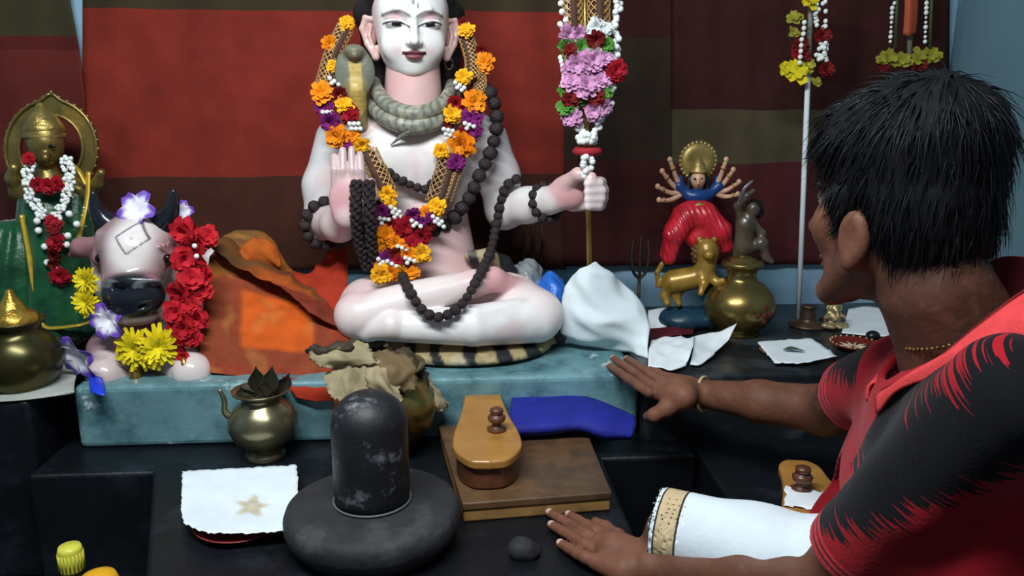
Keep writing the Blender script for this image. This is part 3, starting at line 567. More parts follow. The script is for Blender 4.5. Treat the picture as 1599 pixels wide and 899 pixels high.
# tiger skin seat: striped pad
def tiger(V, c=None):
    n1 = noise3(V, 25, 8)*1.6; s_ = np.sin((V[:, 0]*95)+n1+V[:, 2]*30); return paint(paint(np.tile(np.array(lin('#a8946c')), (len(V), 1)), smooth(.05, .45, s_), '#1f2226'), .5*smooth(.2, .7, noise3(V, 40, 21)), '#d2c9b4')
fur = mat('tiger_fur_paint', attr=True, rough=.7, var=.2, vs=50, bump=.4, bs=90)
tg = Solid(.005); tc_ = A(S(705, 520, 1.76)[0], 1.775, SLAB+.015)
tg.ell(tc_, (.255, .185, .017), k=.01); tg.ell(tc_+A(.04, -.10, 0), (.17, .115, .016), k=.02); tg.path([S(872, 520, 1.70), S(880, 498, 1.76), S(874, 470, 1.80)], [Rp(16), Rp(15), Rp(10)], k=.01)
obj('tiger_skin', tg.build(colfn=lambda V, c: tiger(V)), fur, st)
tw = Solid(.004).path([S(735, 400, 1.735), S(762, 405, 1.74), S(785, 412, 1.76), S(806, 436, 1.79)], [Rp(10), Rp(17), Rp(14), Rp(12)], k=.01)
obj('waist_skin', tw.build(colfn=lambda V, c: tiger(V)), fur, st)
# ---------------------------------------------------------------- strings of dark beads
def beadmesh(nm, seed, m, b_=.12, seg=10, rings=7): V_, F_ = sphere(seg, rings, b_, seed); me = mesh(nm, V_, F_); me.materials.append(m); return me
bd = [beadmesh('bead', k, mat('dark_seed_bead', '#2b2021', rough=.55, var=.3, vs=3, bump=.5, bs=4), .16) for k in range(3)]
def string(name, label, pts, r_px, cat='beads', sp=1.7, grp='strings of dark seed beads', closed=False, bm=bd, scl=u):
    P = catmull([S(*p) for p in pts], 10); P = resample(P, r_px*scl*sp); t_ = thing(name, label, cat, P[np.argmin(P[:, 2])], grp)
    obj('thread', tube(P, .0011, 5), mat('dark_thread', '#201815'), t_)
    for i, p in enumerate(P): inst('bead', bm[i % len(bm)], t_, p, rot=(i*1.3, i*.7, i), s=r_px*scl*random.uniform(.9, 1.12))
    return t_
string('bead_necklace', 'thick strand of big dark seed beads hanging by the staff-side shoulder', [(744, 128, 1.80), (768, 150, 1.755), (776, 190, 1.745), (768, 232, 1.735), (748, 275, 1.72), (730, 312, 1.725), (704, 345, 1.735), (678, 360, 1.735)], 11.5)
string('bead_necklace', 'long loop of dark beads drooping over the statue\'s lap to the shin', [(806, 280, 1.76), (788, 296, 1.765), (776, 345, 1.765), (766, 392, 1.70), (748, 430, 1.625), (722, 474, 1.565), (688, 495, 1.545), (660, 484, 1.555), (640, 455, 1.58), (625, 425, 1.64)], 8.2)
string('bead_necklace', 'short strand of dark beads crossing the statue\'s bare chest', [(598, 262, 1.738), (620, 278, 1.728), (645, 290, 1.722), (662, 296, 1.722), (674, 286, 1.725), (690, 268, 1.73)], 7.2)
for k, (lab, dx) in enumerate((('braided rope of small dark beads hanging beside the raised palm, outer strand', 0), ('braided rope of small dark beads hanging nearest the flower garland', 22))):
    t_ = thing('bead_necklace', lab, 'beads', S(565+dx, 410, 1.65), 'strings of dark seed beads')
    P0 = catmull([S(556+dx*.9, 285, 1.604), S(556+dx, 330, 1.60), S(560+dx*.9, 375, 1.63), S(574+dx*.5, 418, 1.665)], 12); P0 = resample(P0, 5.6*u)
    obj('thread', tube(P0, .002, 5), mat('dark_thread'), t_)
    for i, p in enumerate(P0):
        for j in range(3): a = i*.8+j*2.09; inst('bead', bd[(i+j) % 3], t_, p+A(math.cos(a)*5*u, math.sin(a)*4*u, 0), rot=(i, j, i), s=4.9*u)
def bracelet(label, c_, ax, r1, r2, rb):
    a_, b_ = frame(unit(ax)); n_ = int(2*math.pi*(r1+r2)/2/(rb*1.75)); t_ = thing('bead_bracelet', label, 'bracelet', c_-A(0, 0, max(r1, r2)), 'bead bracelets on the statue')
    P = [c_+a_*r1*math.cos(q)+b_*r2*math.sin(q) for q in np.linspace(0, 2*math.pi, n_, endpoint=False)]
    obj('thread', tube(P+[P[0]], .001, 5), mat('dark_thread'), t_)
    for i, p in enumerate(P): inst('bead', bd[i % 3], t_, p, rot=(i, i*2, 0), s=rb)
bracelet('dark bead bracelet on the wrist holding the staff', S(853, 316, 1.722), S(870, 310, 1.69)-S(840, 320, 1.745), Rp(27), Rp(27), Rp(7.6))
bracelet('dark bead armlet around the elbow of the raised arm', S(512, 350, 1.76), S(530, 350, 1.70)-S(503, 338, 1.81), Rp(37), Rp(36), Rp(9.5))
# ---------------------------------------------------------------- flower garland
def petm(nm, c_, r_=.75): return mat(nm, c_, rough=r_, var=.25, vs=1.2, spec=.25)
def bl(nm, layers, c_, seed=0): me = bloom(layers, seed); me.name = nm; me.materials.append(petm(nm+'_petal', c_)); return me
pom = [(9, 1., .55, 5, 0), (9, .9, .5, 35, .05), (7, .75, .45, 62, .1), (5, .55, .4, 82, .15), (6, .8, .5, -35, 0)]
FL = {'o': bl('orange', pom, '#f08c12', 1), 'y': bl('amber', pom, '#f5b31c', 2), 'r': bl('red', pom, '#9c1122', 3), 'p': bl('purple', pom, '#7a1f6a', 4), 'g': bl('green', pom, '#4f8a35', 5), 'k': bl('pink', pom, '#cf94bd', 6), 'w': bl('white', pom, '#dfe6e6', 7), 'd': bl('darkred', pom, '#6e1414', 8)}
wb = [beadmesh('white_bead', k, mat('white_bud', '#e8ebe6', rough=.4, var=.1), .08, 8, 6) for k in range(2)]
gold = mat('gold_net', '#c39a63', rough=.4, metal=.3, var=.2); dark = mat('dark_net_core', '#4a2f22', rough=.8)
def net(par, pts, r_px, scl=u, nh=9, tw=11.):
    P = resample(catmull(pts, 8), .004); n_ = len(P); core = obj('net_core', tube(P, r_px*scl*.86, 12, flat=.6), dark, par); lst = []
    ref = None; fr = []
    for i in range(n_):
        d = unit(P[min(i+1, n_-1)]-P[max(i-1, 0)]); a_ = unit(np.cross(d, A(0, 1, 0.01))) if ref is None else unit(ref-np.dot(ref, d)*d); ref = a_; fr.append((a_, np.cross(a_, d)))
    for sgn in (1, -1):
        for k in range(nh):
            lst.append(([P[i]+r_px*scl*(math.cos(q)*fr[i][0]+.62*math.sin(q)*fr[i][1]) for i in range(n_) for q in [2*math.pi*k/nh+sgn*i*.004*tw/(r_px*scl*10)]], .0012))
    obj('net_strand', tubes(lst, 4), gold, core)
def flowers(par, items, scl=u):
    for it in items:
        k, x, y, Y = it[:4]; r_ = (it[4] if len(it) > 4 else 14)*1.18
        d = unit(A(random.uniform(-.5, .5), -1, random.uniform(-.35, .45))); inst('flower', FL[k], par, S(x, y, Y), zrot(d, random.uniform(0, 6)), r_*scl)
def buds(par, pts, r_px, scl=u):
    for i, p in enumerate(pts): inst('white_bead', wb[i % 2], par, p, (i, i, 0), r_px*scl)
ga = thing('flower_garland', 'orange, maroon and purple flower garland hanging round the statue\'s neck', 'garland', S(615, 440, 1.62))
net(ga, [S(540, 42, 1.80), S(520, 85, 1.775), S(505, 135, 1.76)], 13); net(ga, [S(528, 95, 1.765), S(516, 120, 1.757), S(514, 150, 1.755)], 9)
net(ga, [S(574, 236, 1.735), S(590, 270, 1.72), S(606, 302, 1.705)], 15)
net(ga, [S(728, 58, 1.80), S(738, 95, 1.78), S(736, 125, 1.755)], 12); net(ga, [S(744, 105, 1.785), S(750, 130, 1.765), S(742, 160, 1.745)], 10)
net(ga, [S(702, 240, 1.725), S(692, 280, 1.71), S(680, 318, 1.70)], 16); net(ga, [S(715, 258, 1.72), S(706, 285, 1.708), S(696, 312, 1.70)], 9)
flowers(ga, [('y', 541, 36, 1.79, 11), ('o', 514, 68, 1.775, 11), ('y', 520, 103, 1.752, 9), ('o', 503, 146, 1.735, 17), ('d', 530, 147, 1.735, 11), ('y', 537, 164, 1.73, 13), ('p', 506, 166, 1.737, 13), ('r', 546, 180, 1.728, 13), ('p', 517, 190, 1.728, 15), ('o', 527, 212, 1.722, 17), ('y', 564, 226, 1.722, 12), ('p', 541, 226, 1.722, 11), ('r', 552, 170, 1.74, 9),
 ('y', 728, 48, 1.785, 12), ('d', 724, 36, 1.79, 8), ('o', 757, 98, 1.77, 14), ('d', 752, 78, 1.78, 9), ('y', 724, 121, 1.738, 12), ('o', 740, 160, 1.722, 17), ('r', 711, 162, 1.728, 12), ('y', 706, 179, 1.722, 14), ('p', 736, 182, 1.722, 15), ('d', 700, 192, 1.725, 9), ('p', 740, 204, 1.718, 13), ('o', 722, 224, 1.712, 20), ('y', 690, 236, 1.712, 12), ('p', 712, 253, 1.708, 13),
 ('y', 606, 303, 1.693, 13), ('y', 682, 324, 1.685, 14), ('o', 666, 332, 1.684, 10), ('p', 598, 330, 1.685, 11), ('p', 645, 335, 1.68, 11), ('r', 632, 354, 1.670, 16), ('r', 656, 368, 1.672, 15), ('o', 603, 368, 1.665, 15), ('o', 618, 380, 1.658, 13), ('y', 657, 396, 1.652, 14), ('o', 636, 396, 1.652, 13), ('p', 603, 404, 1.65, 13), ('r', 622, 408, 1.645, 10), ('y', 596, 428, 1.635, 15), ('o', 614, 424, 1.635, 12), ('o', 643, 425, 1.64, 11), ('d', 634, 412, 1.643, 9), ('p', 663, 345, 1.683, 9), ('d', 672, 352, 1.682, 9), ('o', 590, 385, 1.66, 11), ('r', 645, 378, 1.66, 12), ('p', 588, 352, 1.68, 11), ('y', 610, 318, 1.688, 9), ('o', 596, 416, 1.645, 11), ('d', 616, 395, 1.652, 11), ('p', 672, 338, 1.682, 10), ('r', 612, 350, 1.675, 11), ('y', 625, 425, 1.635, 11), ('d', 525, 200, 1.73, 10), ('r', 725, 208, 1.718, 11), ('o', 552, 212, 1.722, 10)])
bp_ = []
for cx, cy, Y, n_, ang in ((511, 178, 1.722, 3, 0), (553, 196, 1.715, 6, 0), (522, 130, 1.742, 4, 1), (733, 198, 1.705, 4, .5), (700, 206, 1.705, 6, .3), (718, 136, 1.735, 5, .8), (617, 330, 1.672, 7, .7), (600, 345, 1.668, 4, .2), (650, 352, 1.66, 4, .9), (683, 345, 1.675, 6, .8), (628, 390, 1.645, 3, .5), (598, 412, 1.637, 5, .9), (640, 408, 1.632, 4, .5), (612, 415, 1.63, 3, .8)):
    for i in range(n_): bp_.append(S(cx+(i % 3-1)*7+(i//3)*3, cy+(i//3)*8-3+(i % 3-1)*5*ang, Y))
buds(ga, bp_, 3.7)
# ---------------------------------------------------------------- staff and its garland
Pst = [S(920.5, 417, 1.70), S(917, 262, 1.652), S(914, 60, 1.652), S(912, -60, 1.652)]
sf = thing('trident_staff', 'slim brass trident staff held upright in the statue\'s fist', 'staff', A(Pst[0][0], Pst[0][1], SLAB))
brass = mat('aged_brass', '#a88a4a', rough=.34, metal=.85, var=.3, vs=15, bump=.05, bs=40)
obj('shaft', tube([A(Pst[0][0]+.003, Pst[0][1]+.02, SLAB)]+Pst, Rp(4.4), 12), brass, sf)
tp = Pst[-1]
for dx in (-1, 0, 1): obj('prong', tube(catmull([tp, tp+A(dx*.05, 0, .03), tp+A(dx*.055, 0, .09+.03*(dx == 0)), tp+A(dx*.045, 0, .15+.05*(dx == 0))], 6), [.006]*12+[.005]*6+[.001], 8), brass, sf)
gs = thing('staff_garland', 'pink, white and green flower garland hanging on the statue\'s staff', 'garland', S(918, 275, 1.63), 'garlands on tall staffs')
Yg = 1.635
net(gs, [S(894, -60, Yg), S(894, 0, Yg), S(897, 48, Yg)], 14); net(gs, [S(934, -60, Yg), S(935, 0, Yg), S(935, 44, Yg)], 16)
flowers(gs, [('k', 886, 54, Yg-.01, 13), ('k', 903, 53, Yg-.01, 11), ('w', 932, 42, Yg-.01, 13), ('w', 945, 46, Yg-.01, 9), ('g', 884, 70, Yg-.01, 12), ('d', 890, 78, Yg-.016, 11), ('g', 906, 74, Yg-.01, 13), ('d', 930, 62, Yg-.016, 13), ('g', 946, 70, Yg-.01, 12), ('g', 925, 76, Yg-.012, 11), ('w', 928, 84, Yg-.01, 12), ('g', 888, 88, Yg-.01, 10), ('k', 900, 100, Yg-.015, 17), ('k', 925, 94, Yg-.015, 18), ('k', 943, 92, Yg-.01, 13), ('k', 890, 107, Yg-.01, 12), ('r', 960, 110, Yg-.01, 16), ('k', 894, 128, Yg-.015, 15), ('k', 915, 134, Yg-.018, 18), ('k', 938, 126, Yg-.012, 14), ('g', 884, 140, Yg-.01, 11), ('g', 942, 142, Yg-.01, 12), ('d', 890, 154, Yg-.015, 13), ('d', 930, 152, Yg-.015, 13), ('g', 908, 150, Yg-.01, 11), ('g', 884, 168, Yg-.012, 13), ('g', 934, 164, Yg-.01, 10), ('k', 893, 182, Yg-.01, 14), ('k', 928, 172, Yg-.012, 14), ('k', 943, 168, Yg-.01, 11)])
buds(gs, [S(880+random.uniform(-6, 8)+(3 if y_ > 100 else 0), y_, Yg+random.uniform(-.006, .008)) for y_ in np.arange(-40, 190, 6.5)], 4.6)
buds(gs, [S(np.interp(y_, [-40, 60, 110, 140, 180, 215], [964, 962, 960, 955, 945, 925])+random.uniform(-6, 6), y_, Yg+random.uniform(-.006, .008)) for y_ in np.arange(-40, 215, 4.2)], 4.8)
buds(gs, [S(np.interp(y_, [185, 215], [898, 910])+random.uniform(-5, 5), y_, Yg+random.uniform(-.006, .006)) for y_ in np.arange(185, 216, 4)], 4.8)
buds(gs, [S(916+random.uniform(-13, 13), random.uniform(206, 224), Yg-.004+random.uniform(-.008, .008)) for k in range(22)], 5)
buds(gs, [S(917+random.uniform(-8, 8), y_, Yg-.004+random.uniform(-.008, .008)) for y_ in np.arange(243, 277, 1.9)], 5)
obj('red_ring', lathe([(Rp(6), -Rp(4)), (Rp(18), -Rp(6)), (Rp(23), 0), (Rp(18), Rp(6)), (Rp(6), Rp(4))], S(917, 236, 1.652), 28), mat('red_felt', '#a01f26', rough=.8), gs)
# ================================================================ bull statue
v = .00130
Q = lambda n_: n_*v
bb = PZ(225, 602, SLAB); BB = A(bb[0], 1.68, SLAB)
bu = thing('bull_statue', 'white and pink painted bull statue with dark muzzle and horns', 'statue', BB)
m = Solid(.0030); CW, CP = '#e3dad6', '#a5797c'
m.ell(S(211, 382, 1.66), (Q(62), Q(46), Q(50)), k=.02, col=CW)
m.cap(S(211, 395, 1.63), S(208, 458, 1.60), Q(50), Q(43), k=.02, col=CW)
m.ell(S(209, 460, 1.585), (Q(47), Q(30), Q(34)), k=.012, col='#22262e')
m.ell(S(208, 436, 1.575), (Q(40), Q(24), Q(14)), k=.012, col='#22262e')
m.ell(S(211, 492, 1.60), (Q(36), Q(26), Q(16)), k=.010, col='#cbb9b0')
for sx in (-1, 1):
    m.ell(S(209+sx*26, 438, 1.560), (Q(15), Q(8), Q(6)), k=.006, col='#3a3f48')
    m.ell(S(209+sx*52, 402, 1.628), (Q(13), Q(12), Q(15)), k=.008, col='#b98a8c')
    for q in range(3): m.cap(S(209+sx*(40+q*7), 385-q*3, 1.603+q*.009), S(209+sx*(58+q*3), 398-q, 1.622+q*.009), Q(3), Q(2.4), k=.004, col='#8f6266')
    m.path([S(209+sx*60, 380, 1.68), S(209+sx*82, 386, 1.69), S(209+sx*98, 398, 1.70)], [Q(12), Q(15), Q(5)], k=.01, col=CP)
m.cap(S(215, 430, 1.72), S(300, 480, 1.83), Q(70), Q(92), k=.03, col=CW)
m.ell(S(395, 485, 1.88), (Q(125), Q(75), Q(90)), k=.03, col=CW); m.ell(S(372, 400, 1.88), (Q(56), Q(40), Q(40)), k=.03, col=CW)
m.ell(S(225, 545, 1.66), (Q(90), Q(55), Q(52)), k=.02, col=CP)
m.path([S(180, 560, 1.64), S(165, 585, 1.575), S(195, 592, 1.60)], [Q(34), Q(26), Q(22)], k=.015, col='#d3c0bc'); m.path([S(270, 560, 1.65), S(300, 580, 1.575), S(275, 590, 1.62)], [Q(36), Q(28), Q(22)], k=.015, col='#dccdc8')
for sx in (-1, 1): m.ell(S(209+sx*25, 449, 1.545), (Q(11), Q(16), Q(7)), k=.005, sub=True)
m.cap(S(178, 478, 1.556), S(240, 478, 1.556), Q(3), Q(3), k=.006, sub=True)
b0 = S(209, 372, 1.60)
def bullcol(V, c):
    x = (V[:, 0]-b0[0])/v; y_ = (V[:, 2]-b0[2])/v; f = V[:, 1] < 1.645
    mz = smooth(1.30, 1.0, np.hypot(x/44, (y_+86)/34))*(V[:, 1] < 1.625)*smooth(-122, -114, y_)
    c = paint(c, np.where(V[:, 1] < 1.70, .85*smooth(18, 50, np.hypot(x, (y_+8)*.8))*smooth(-70, -50, y_), 0), '#96686c')
    a, b_ = (x-2)*.82+(y_-2)*.57, -(x-2)*.57+(y_-2)*.82; L1 = np.maximum(np.abs(a)/17, np.abs(b_)/15)
    c = paint(c, np.where(f, smooth(.11, .05, np.abs(L1-1)), 0)*.85, '#4d3c40'); c = paint(c, np.where(f, smooth(3.2, 2, np.hypot(x-2, y_-2)), 0)*.6, '#9a8a86')
    c = paint(c, .35*smooth(.25, .6, noise3(V, 40, 5)), '#b88f90'); c = paint(c, mz, '#1c2028'); return paint(c, .55*mz*smooth(7, 4, np.abs(np.hypot((np.abs(x)-25)/1.3, (y_+70))-9))*(y_ > -70), '#8d8f92')
bo = obj('body', m.build(colfn=bullcol), mat('bull_paint', attr=True, rough=.22, var=.06, vs=20, bump=.04, bs=40, coat=.3), bu)
hornm = mat('black_horn', '#1a1d24', rough=.2, var=.1, coat=.4)
obj('horn', tube(catmull([S(172, 352, 1.66), S(158, 338, 1.655), S(149, 320, 1.65), S(145, 298, 1.645)], 6), np.linspace(1, .08, 19)**.75*Q(21), 16), hornm, bu)
obj('horn', tube(catmull([S(252, 350, 1.66), S(264, 336, 1.655), S(270, 318, 1.65), S(271, 295, 1.645)], 6), np.linspace(1, .08, 19)**.75*Q(21), 16), hornm, bu)
for sx in (-1, 1): V_, F_ = sphere(12, 9); obj('eye', mesh('eye', V_*Q(7)+S(209+sx*53, 403, 1.609), F_), mat('bead_black'), bu)
c_ = S(212, 590, 1.563); obj('bell', lathe([(0, Q(20)), (Q(4), Q(20)), (Q(8), Q(14)), (Q(10), 0), (Q(14), -Q(14)), (Q(15), -Q(17)), (Q(12), -Q(17)), (0, -Q(10))], c_, 24), brass, bu)
c_ = S(288, 572, 1.55); obj('bell', lathe([(0, Q(14)), (Q(3), Q(14)), (Q(6), 0), (Q(7), -Q(8)), (Q(3), -Q(14)), (0, -Q(14))], c_, 16), mat('bright_brass', '#d0a050', rough=.25, metal=.9), bu)
# ---------------------------------------------------------------- cloth over the bull
def gam(u_, v_, V):
    c = np.tile(np.array(lin('#8a4028')), (len(u_), 1)); sq = smooth(.0, .03, u_-.30)*smooth(.0, .03, .76-u_)*smooth(0, .03, v_-.44)*smooth(0, .03, .80-v_)
    c = paint(c, .9*smooth(.0, .03, .36-v_), '#8f5a22'); c = paint(c, .7*smooth(.0, .03, .22-v_)*smooth(0, .05, .6-u_), '#7c5a34'); c = paint(c, sq, '#d05a1e'); c = paint(c, .9*smooth(0, .03, u_-.84), '#8e3a24'); c = paint(c, .8*smooth(0, .02, v_-.90), '#8f3b26')
    return paint(c, .25*smooth(.1, .5, noise3(V, 50, 4)), '#c98a4a')
gm = mat('orange_cloth', attr=True, rough=.9, var=.15, vs=30, bump=.3, bs=220, spec=.2)
rows = [[S(335, 388, 1.77), S(352, 366, 1.83), S(392, 360, 1.86), S(425, 374, 1.86), S(442, 400, 1.83)],
        [S(326, 410, 1.70), S(360, 392, 1.74), S(410, 402, 1.77), S(450, 425, 1.77), S(478, 445, 1.76)],
        [S(318, 455, 1.67), S(362, 440, 1.70), S(425, 450, 1.715), S(480, 468, 1.71), S(515, 480, 1.69)],
        [S(315, 500, 1.63), S(362, 495, 1.64), S(425, 498, 1.645), S(490, 505, 1.64), S(540, 515, 1.63)],
        [S(311, 545, 1.60), S(360, 545, 1.595), S(425, 548, 1.595), S(490, 552, 1.59), S(552, 528, 1.62)],
        [S(308, 580, 1.575), S(360, 586, 1.56), S(425, 592, 1.555), S(480, 598, 1.55), S(526, 600, 1.555)]]
dc = thing('draped_cloth', 'rust and orange checked cloth draped over the bull\'s back', 'cloth', rows[-1][2])
obj('front_flap', patch(rows, 12, wr=.004, ws=30, crease=.010, colfn=gam), gm, dc, solid=.0015)
fr_ = [[S(326, 384, 1.72), S(350, 370, 1.76), S(376, 384, 1.77)], [S(344, 402, 1.68), S(382, 398, 1.72), S(428, 414, 1.75)], [S(396, 428, 1.675), S(440, 434, 1.695), S(482, 450, 1.71)], [S(446, 456, 1.665), S(490, 472, 1.672), S(526, 490, 1.67)], [S(482, 490, 1.635), S(526, 512, 1.62), S(560, 526, 1.61)]]
def foldcol(u_, v_, V): c = np.tile(np.array(lin('#6f4424')), (len(u_), 1)); c = paint(c, smooth(.35, .5, v_)*smooth(.9, .6, u_), '#a8501f'); c = paint(c, smooth(.62, .7, v_), '#7d3524'); return paint(c, .5*smooth(.3, .1, u_)*smooth(.6, .3, v_), '#3d3320')
obj('top_fold', patch(fr_, 12, wr=.004, ws=34, crease=.012, colfn=foldcol, seed=5), gm, dc, solid=.003)
rows = [[S(372, 398, 1.73), S(392, 374, 1.745), S(418, 376, 1.75), S(436, 396, 1.75)], [S(376, 408, 1.715), S(396, 392, 1.722), S(420, 396, 1.73), S(438, 412, 1.735)], [S(384, 418, 1.715), S(402, 412, 1.72), S(422, 414, 1.73), S(436, 422, 1.74)]]
rc = mat('rust_cloth', '#b4581f', rough=.9, var=.25, vs=18, bump=.3, bs=220, spec=.2)
sheet('rolled_cloth', 'rolled ochre fold of cloth lying on top of the bull\'s back', 'cloth', rows, rc, n=8, wr=.003, crease=.008, ws=60, solid=.004)
rd = mat('scarlet_cloth', '#a8341f', rough=.85, var=.2, vs=20, bump=.2, bs=200, spec=.2)
rows = [[S(440, 415, 1.80), S(480, 428, 1.80), S(515, 395, 1.82), S(541, 386, 1.83)], [S(455, 440, 1.745), S(490, 450, 1.745), S(520, 430, 1.76), S(543, 425, 1.77)], [S(475, 475, 1.71), S(510, 478, 1.71), S(530, 470, 1.715), S(540, 470, 1.72)], [S(500, 510, 1.665), S(525, 508, 1.66), S(536, 500, 1.675), S(541, 505, 1.69)]]
sheet('scarlet_cloth', 'orange-red cloth bunched between the bull and the seated statue', 'cloth', rows, rd, n=9, wr=.003, crease=.014, ws=38, solid=.002)
rows = [[S(440, 588, 1.535), S(485, 596, 1.528), S(525, 594, 1.53)], [S(452, 606, 1.508), S(488, 612, 1.503), S(524, 612, 1.503)], [S(462, 620, 1.50), S(490, 626, 1.499), S(522, 625, 1.499)]]
sheet('scarlet_cloth', 'corner of scarlet cloth hanging over the slab behind the lota', 'cloth', rows, rd, n=7, wr=.002, crease=.004, ws=60, solid=.0015)
# ---------------------------------------------------------------- flowers on the bull
ruff = bloom([(7, 1., .8, 10, 0), (6, .8, .75, 45, .05), (4, .6, .6, 75, .1)], 12, wav=.22, seg=4); ruff.materials.append(petm('red_ribbon', '#c21f2b'))
rg = thing('red_garland', 'crimson ruffled ribbon garland hanging beside the bull\'s head', 'garland', S(290, 585, 1.56))
for x, y, Y, r_ in ((290, 362, 1.635, 26), (322, 370, 1.66, 20), (304, 388, 1.62, 24), (288, 405, 1.60, 22), (318, 424, 1.615, 22), (298, 436, 1.595, 25), (280, 456, 1.58, 20), (312, 452, 1.605, 22), (292, 474, 1.585, 24), (274, 488, 1.572, 21), (304, 496, 1.585, 22), (286, 512, 1.572, 22), (302, 526, 1.578, 17), (280, 540, 1.565, 15), (286, 556, 1.558, 10)):
    inst('ruffle', ruff, rg, S(x, y, Y), zrot(unit(A(random.uniform(-.6, .6), -1, random.uniform(-.4, .5))), random.uniform(0, 6)), r_*v)
obj('cord', tube(catmull([S(x, y, Y) for x, y, Y in ((300, 358, 1.66), (304, 388, 1.64), (300, 436, 1.62), (296, 474, 1.60), (290, 512, 1.585), (284, 566, 1.565))], 6), .0025, 6), mat('red_cord', '#7d1018'), rg)
for x, y in ((304, 384), (307, 400), (280, 501)): inst('white_bead', wb[0], rg, S(x, y, 1.585), None, 4.2*v)
ymum = bloom([(16, 1., .22, 0, 0), (16, .95, .2, 25, .03), (14, .8, .2, 48, .06), (10, .6, .18, 70, .1)], 13, wav=.05); ymum.materials.append(petm('yellow_mum', '#e8d21c'))
for lab, x, y, Y, r_, dx in (('big yellow chrysanthemum at the bull\'s chest, left of two', 214, 545, 1.565, 36, -.2), ('big yellow chrysanthemum at the bull\'s chest beside the red garland', 248, 540, 1.562, 36, .2), ('yellow chrysanthemum wedged between bull and green-robed idol, upper one', 136, 438, 1.60, 24, -.4), ('yellow chrysanthemum wedged between bull and green-robed idol, lower one', 136, 472, 1.595, 24, -.3)):
    o = inst('chrysanthemum', ymum, None, S(x, y, Y), zrot(unit(A(dx, -1, .1)), x), r_*v); tag(o, lab, 'flower', 'yellow chrysanthemums round the bull')
def orchid(label, x, y, Y, r_, d, n_=5):
    t_ = thing('orchid', label, 'flower', S(x, y, Y), 'purple and white orchids round the bull'); R_ = zrot(unit(d), random.uniform(0, 6))
    for k in range(n_):
        a = 2*math.pi*k/n_; G = []
        for i in range(4):
            row = []
            for j in (-1, 0, 1):
                tt_ = i/3; ww = (.12+.55*math.sin(math.pi*min(.95, .2+.65*tt_)))*j*.6; p = Vector((tt_*math.cos(a)-ww*math.sin(a), tt_*math.sin(a)+ww*math.cos(a), .30*math.sin(tt_*2.2)+.1*abs(j)))
                row.append(S(x, y, Y)+r_*v*np.array(R_ @ p))
            G.append(row)
        obj('petal', patch(G, 4, colfn=lambda u_, v_, V: paint(np.tile(np.array(lin('#ece8f2')), (len(u_), 1)), smooth(.45, .8, v_+.1*np.sin(u_*9)), '#6d44b4')), mat('orchid_petal', attr=True, rough=.6, var=.1), t_, solid=.0006)
orchid('purple-tipped orchid on top of the bull\'s head', 218, 330, 1.645, 32, A(-.2, -1, .5))
orchid('purple-tipped orchid behind the bull\'s staff-side horn', 284, 330, 1.68, 18, A(.5, -1, .2))
orchid('purple and white orchid hanging below the bull\'s cheek', 172, 500, 1.575, 30, A(-.3, -1, 0))
orchid('purple and white orchid lying left of the bull\'s foreleg', 128, 552, 1.545, 38, A(-.4, -.8, -.3))
sheet('blue_wrapper', 'tiny bright blue wrapper on the slab corner by the bull', 'wrapper', [[PZ(138, 588, SLAB+.012), PZ(150, 586, SLAB+.013), PZ(160, 590, SLAB+.008)], [PZ(140, 602, SLAB+.008), PZ(152, 602, SLAB+.010), PZ(163, 604, SLAB+.006)], [PZ(142, 612, SLAB+.001), PZ(154, 616, SLAB+.0), PZ(165, 617, SLAB-.002)]], mat('bright_blue', '#1d3fd0', rough=.4), n=5, wr=.001)
# ================================================================ brass vessels
def pot(name, label, x, y, Y_or_z, prof, m_, sc_, parts=(), grp='brass vessels on the altar'):
    c_ = PZ(x, y, Y_or_z); c_[2] = Y_or_z; t_ = thing(name, label, 'pot', c_, grp)
    obj('vessel', lathe([(a*sc_, b_*sc_) for a, b_ in prof], c_, 48), m_, t_); return t_, c_
dbrass = mat('dark_brass', '#8d8468', rough=.3, metal=.85, var=.3, vs=10, bump=.06, bs=30)
gbrass = mat('yellow_brass', '#948049', rough=.3, metal=.85, var=.35, vs=9, bump=.06, bs=30, col2='#5d4a22', cs=6)
# small lota with leaves
t_, c_ = pot('brass_lota', 'small round brass lota with dark leaves in its mouth on the plinth', 415, 712, TOP, [(0, 0), (30, 0), (32, 3), (31, 9), (24, 15), (30, 20), (46, 34), (54, 52), (53, 68), (43, 84), (33, 92), (30, 98), (33, 104), (44, 110), (45, 113), (40, 112), (29, 104), (26, 96), (0, 90)], dbrass, .00122)
k_ = .00122
obj('spout', tube(catmull([c_+k_*A(-44, 0, 64), c_+k_*A(-56, -4, 78), c_+k_*A(-56, -4, 98), c_+k_*A(-62, -4, 116)], 6), np.linspace(6, 3.2, 19)*k_, 10), dbrass, t_)
lm = mat('dark_dry_leaf', '#2e2a20', rough=.5, var=.3)
for i, (dx, hh, ln) in enumerate(((-28, 118, -10), (-4, 150, 0), (20, 150, 6), (44, 138, 14), (8, 128, -4))):
    p0 = c_+k_*A(dx*.5, (i % 2)*8, 100); p1 = c_+k_*A(dx, -4, hh)
    lf_ = obj('leaf', patch([[p0+k_*A(-6, 0, 0), p0, p0+k_*A(6, 0, 0)], [(p0+p1)/2+k_*A(-16, -3, 0), (p0+p1)/2+k_*A(0, 3, 0), (p0+p1)/2+k_*A(15, -3, 0)], [p1+k_*A(-2, 0, -3), p1+k_*A(ln*.2, 0, 3), p1+k_*A(2, 0, -2)]], 5), lm, t_, solid=.0008)
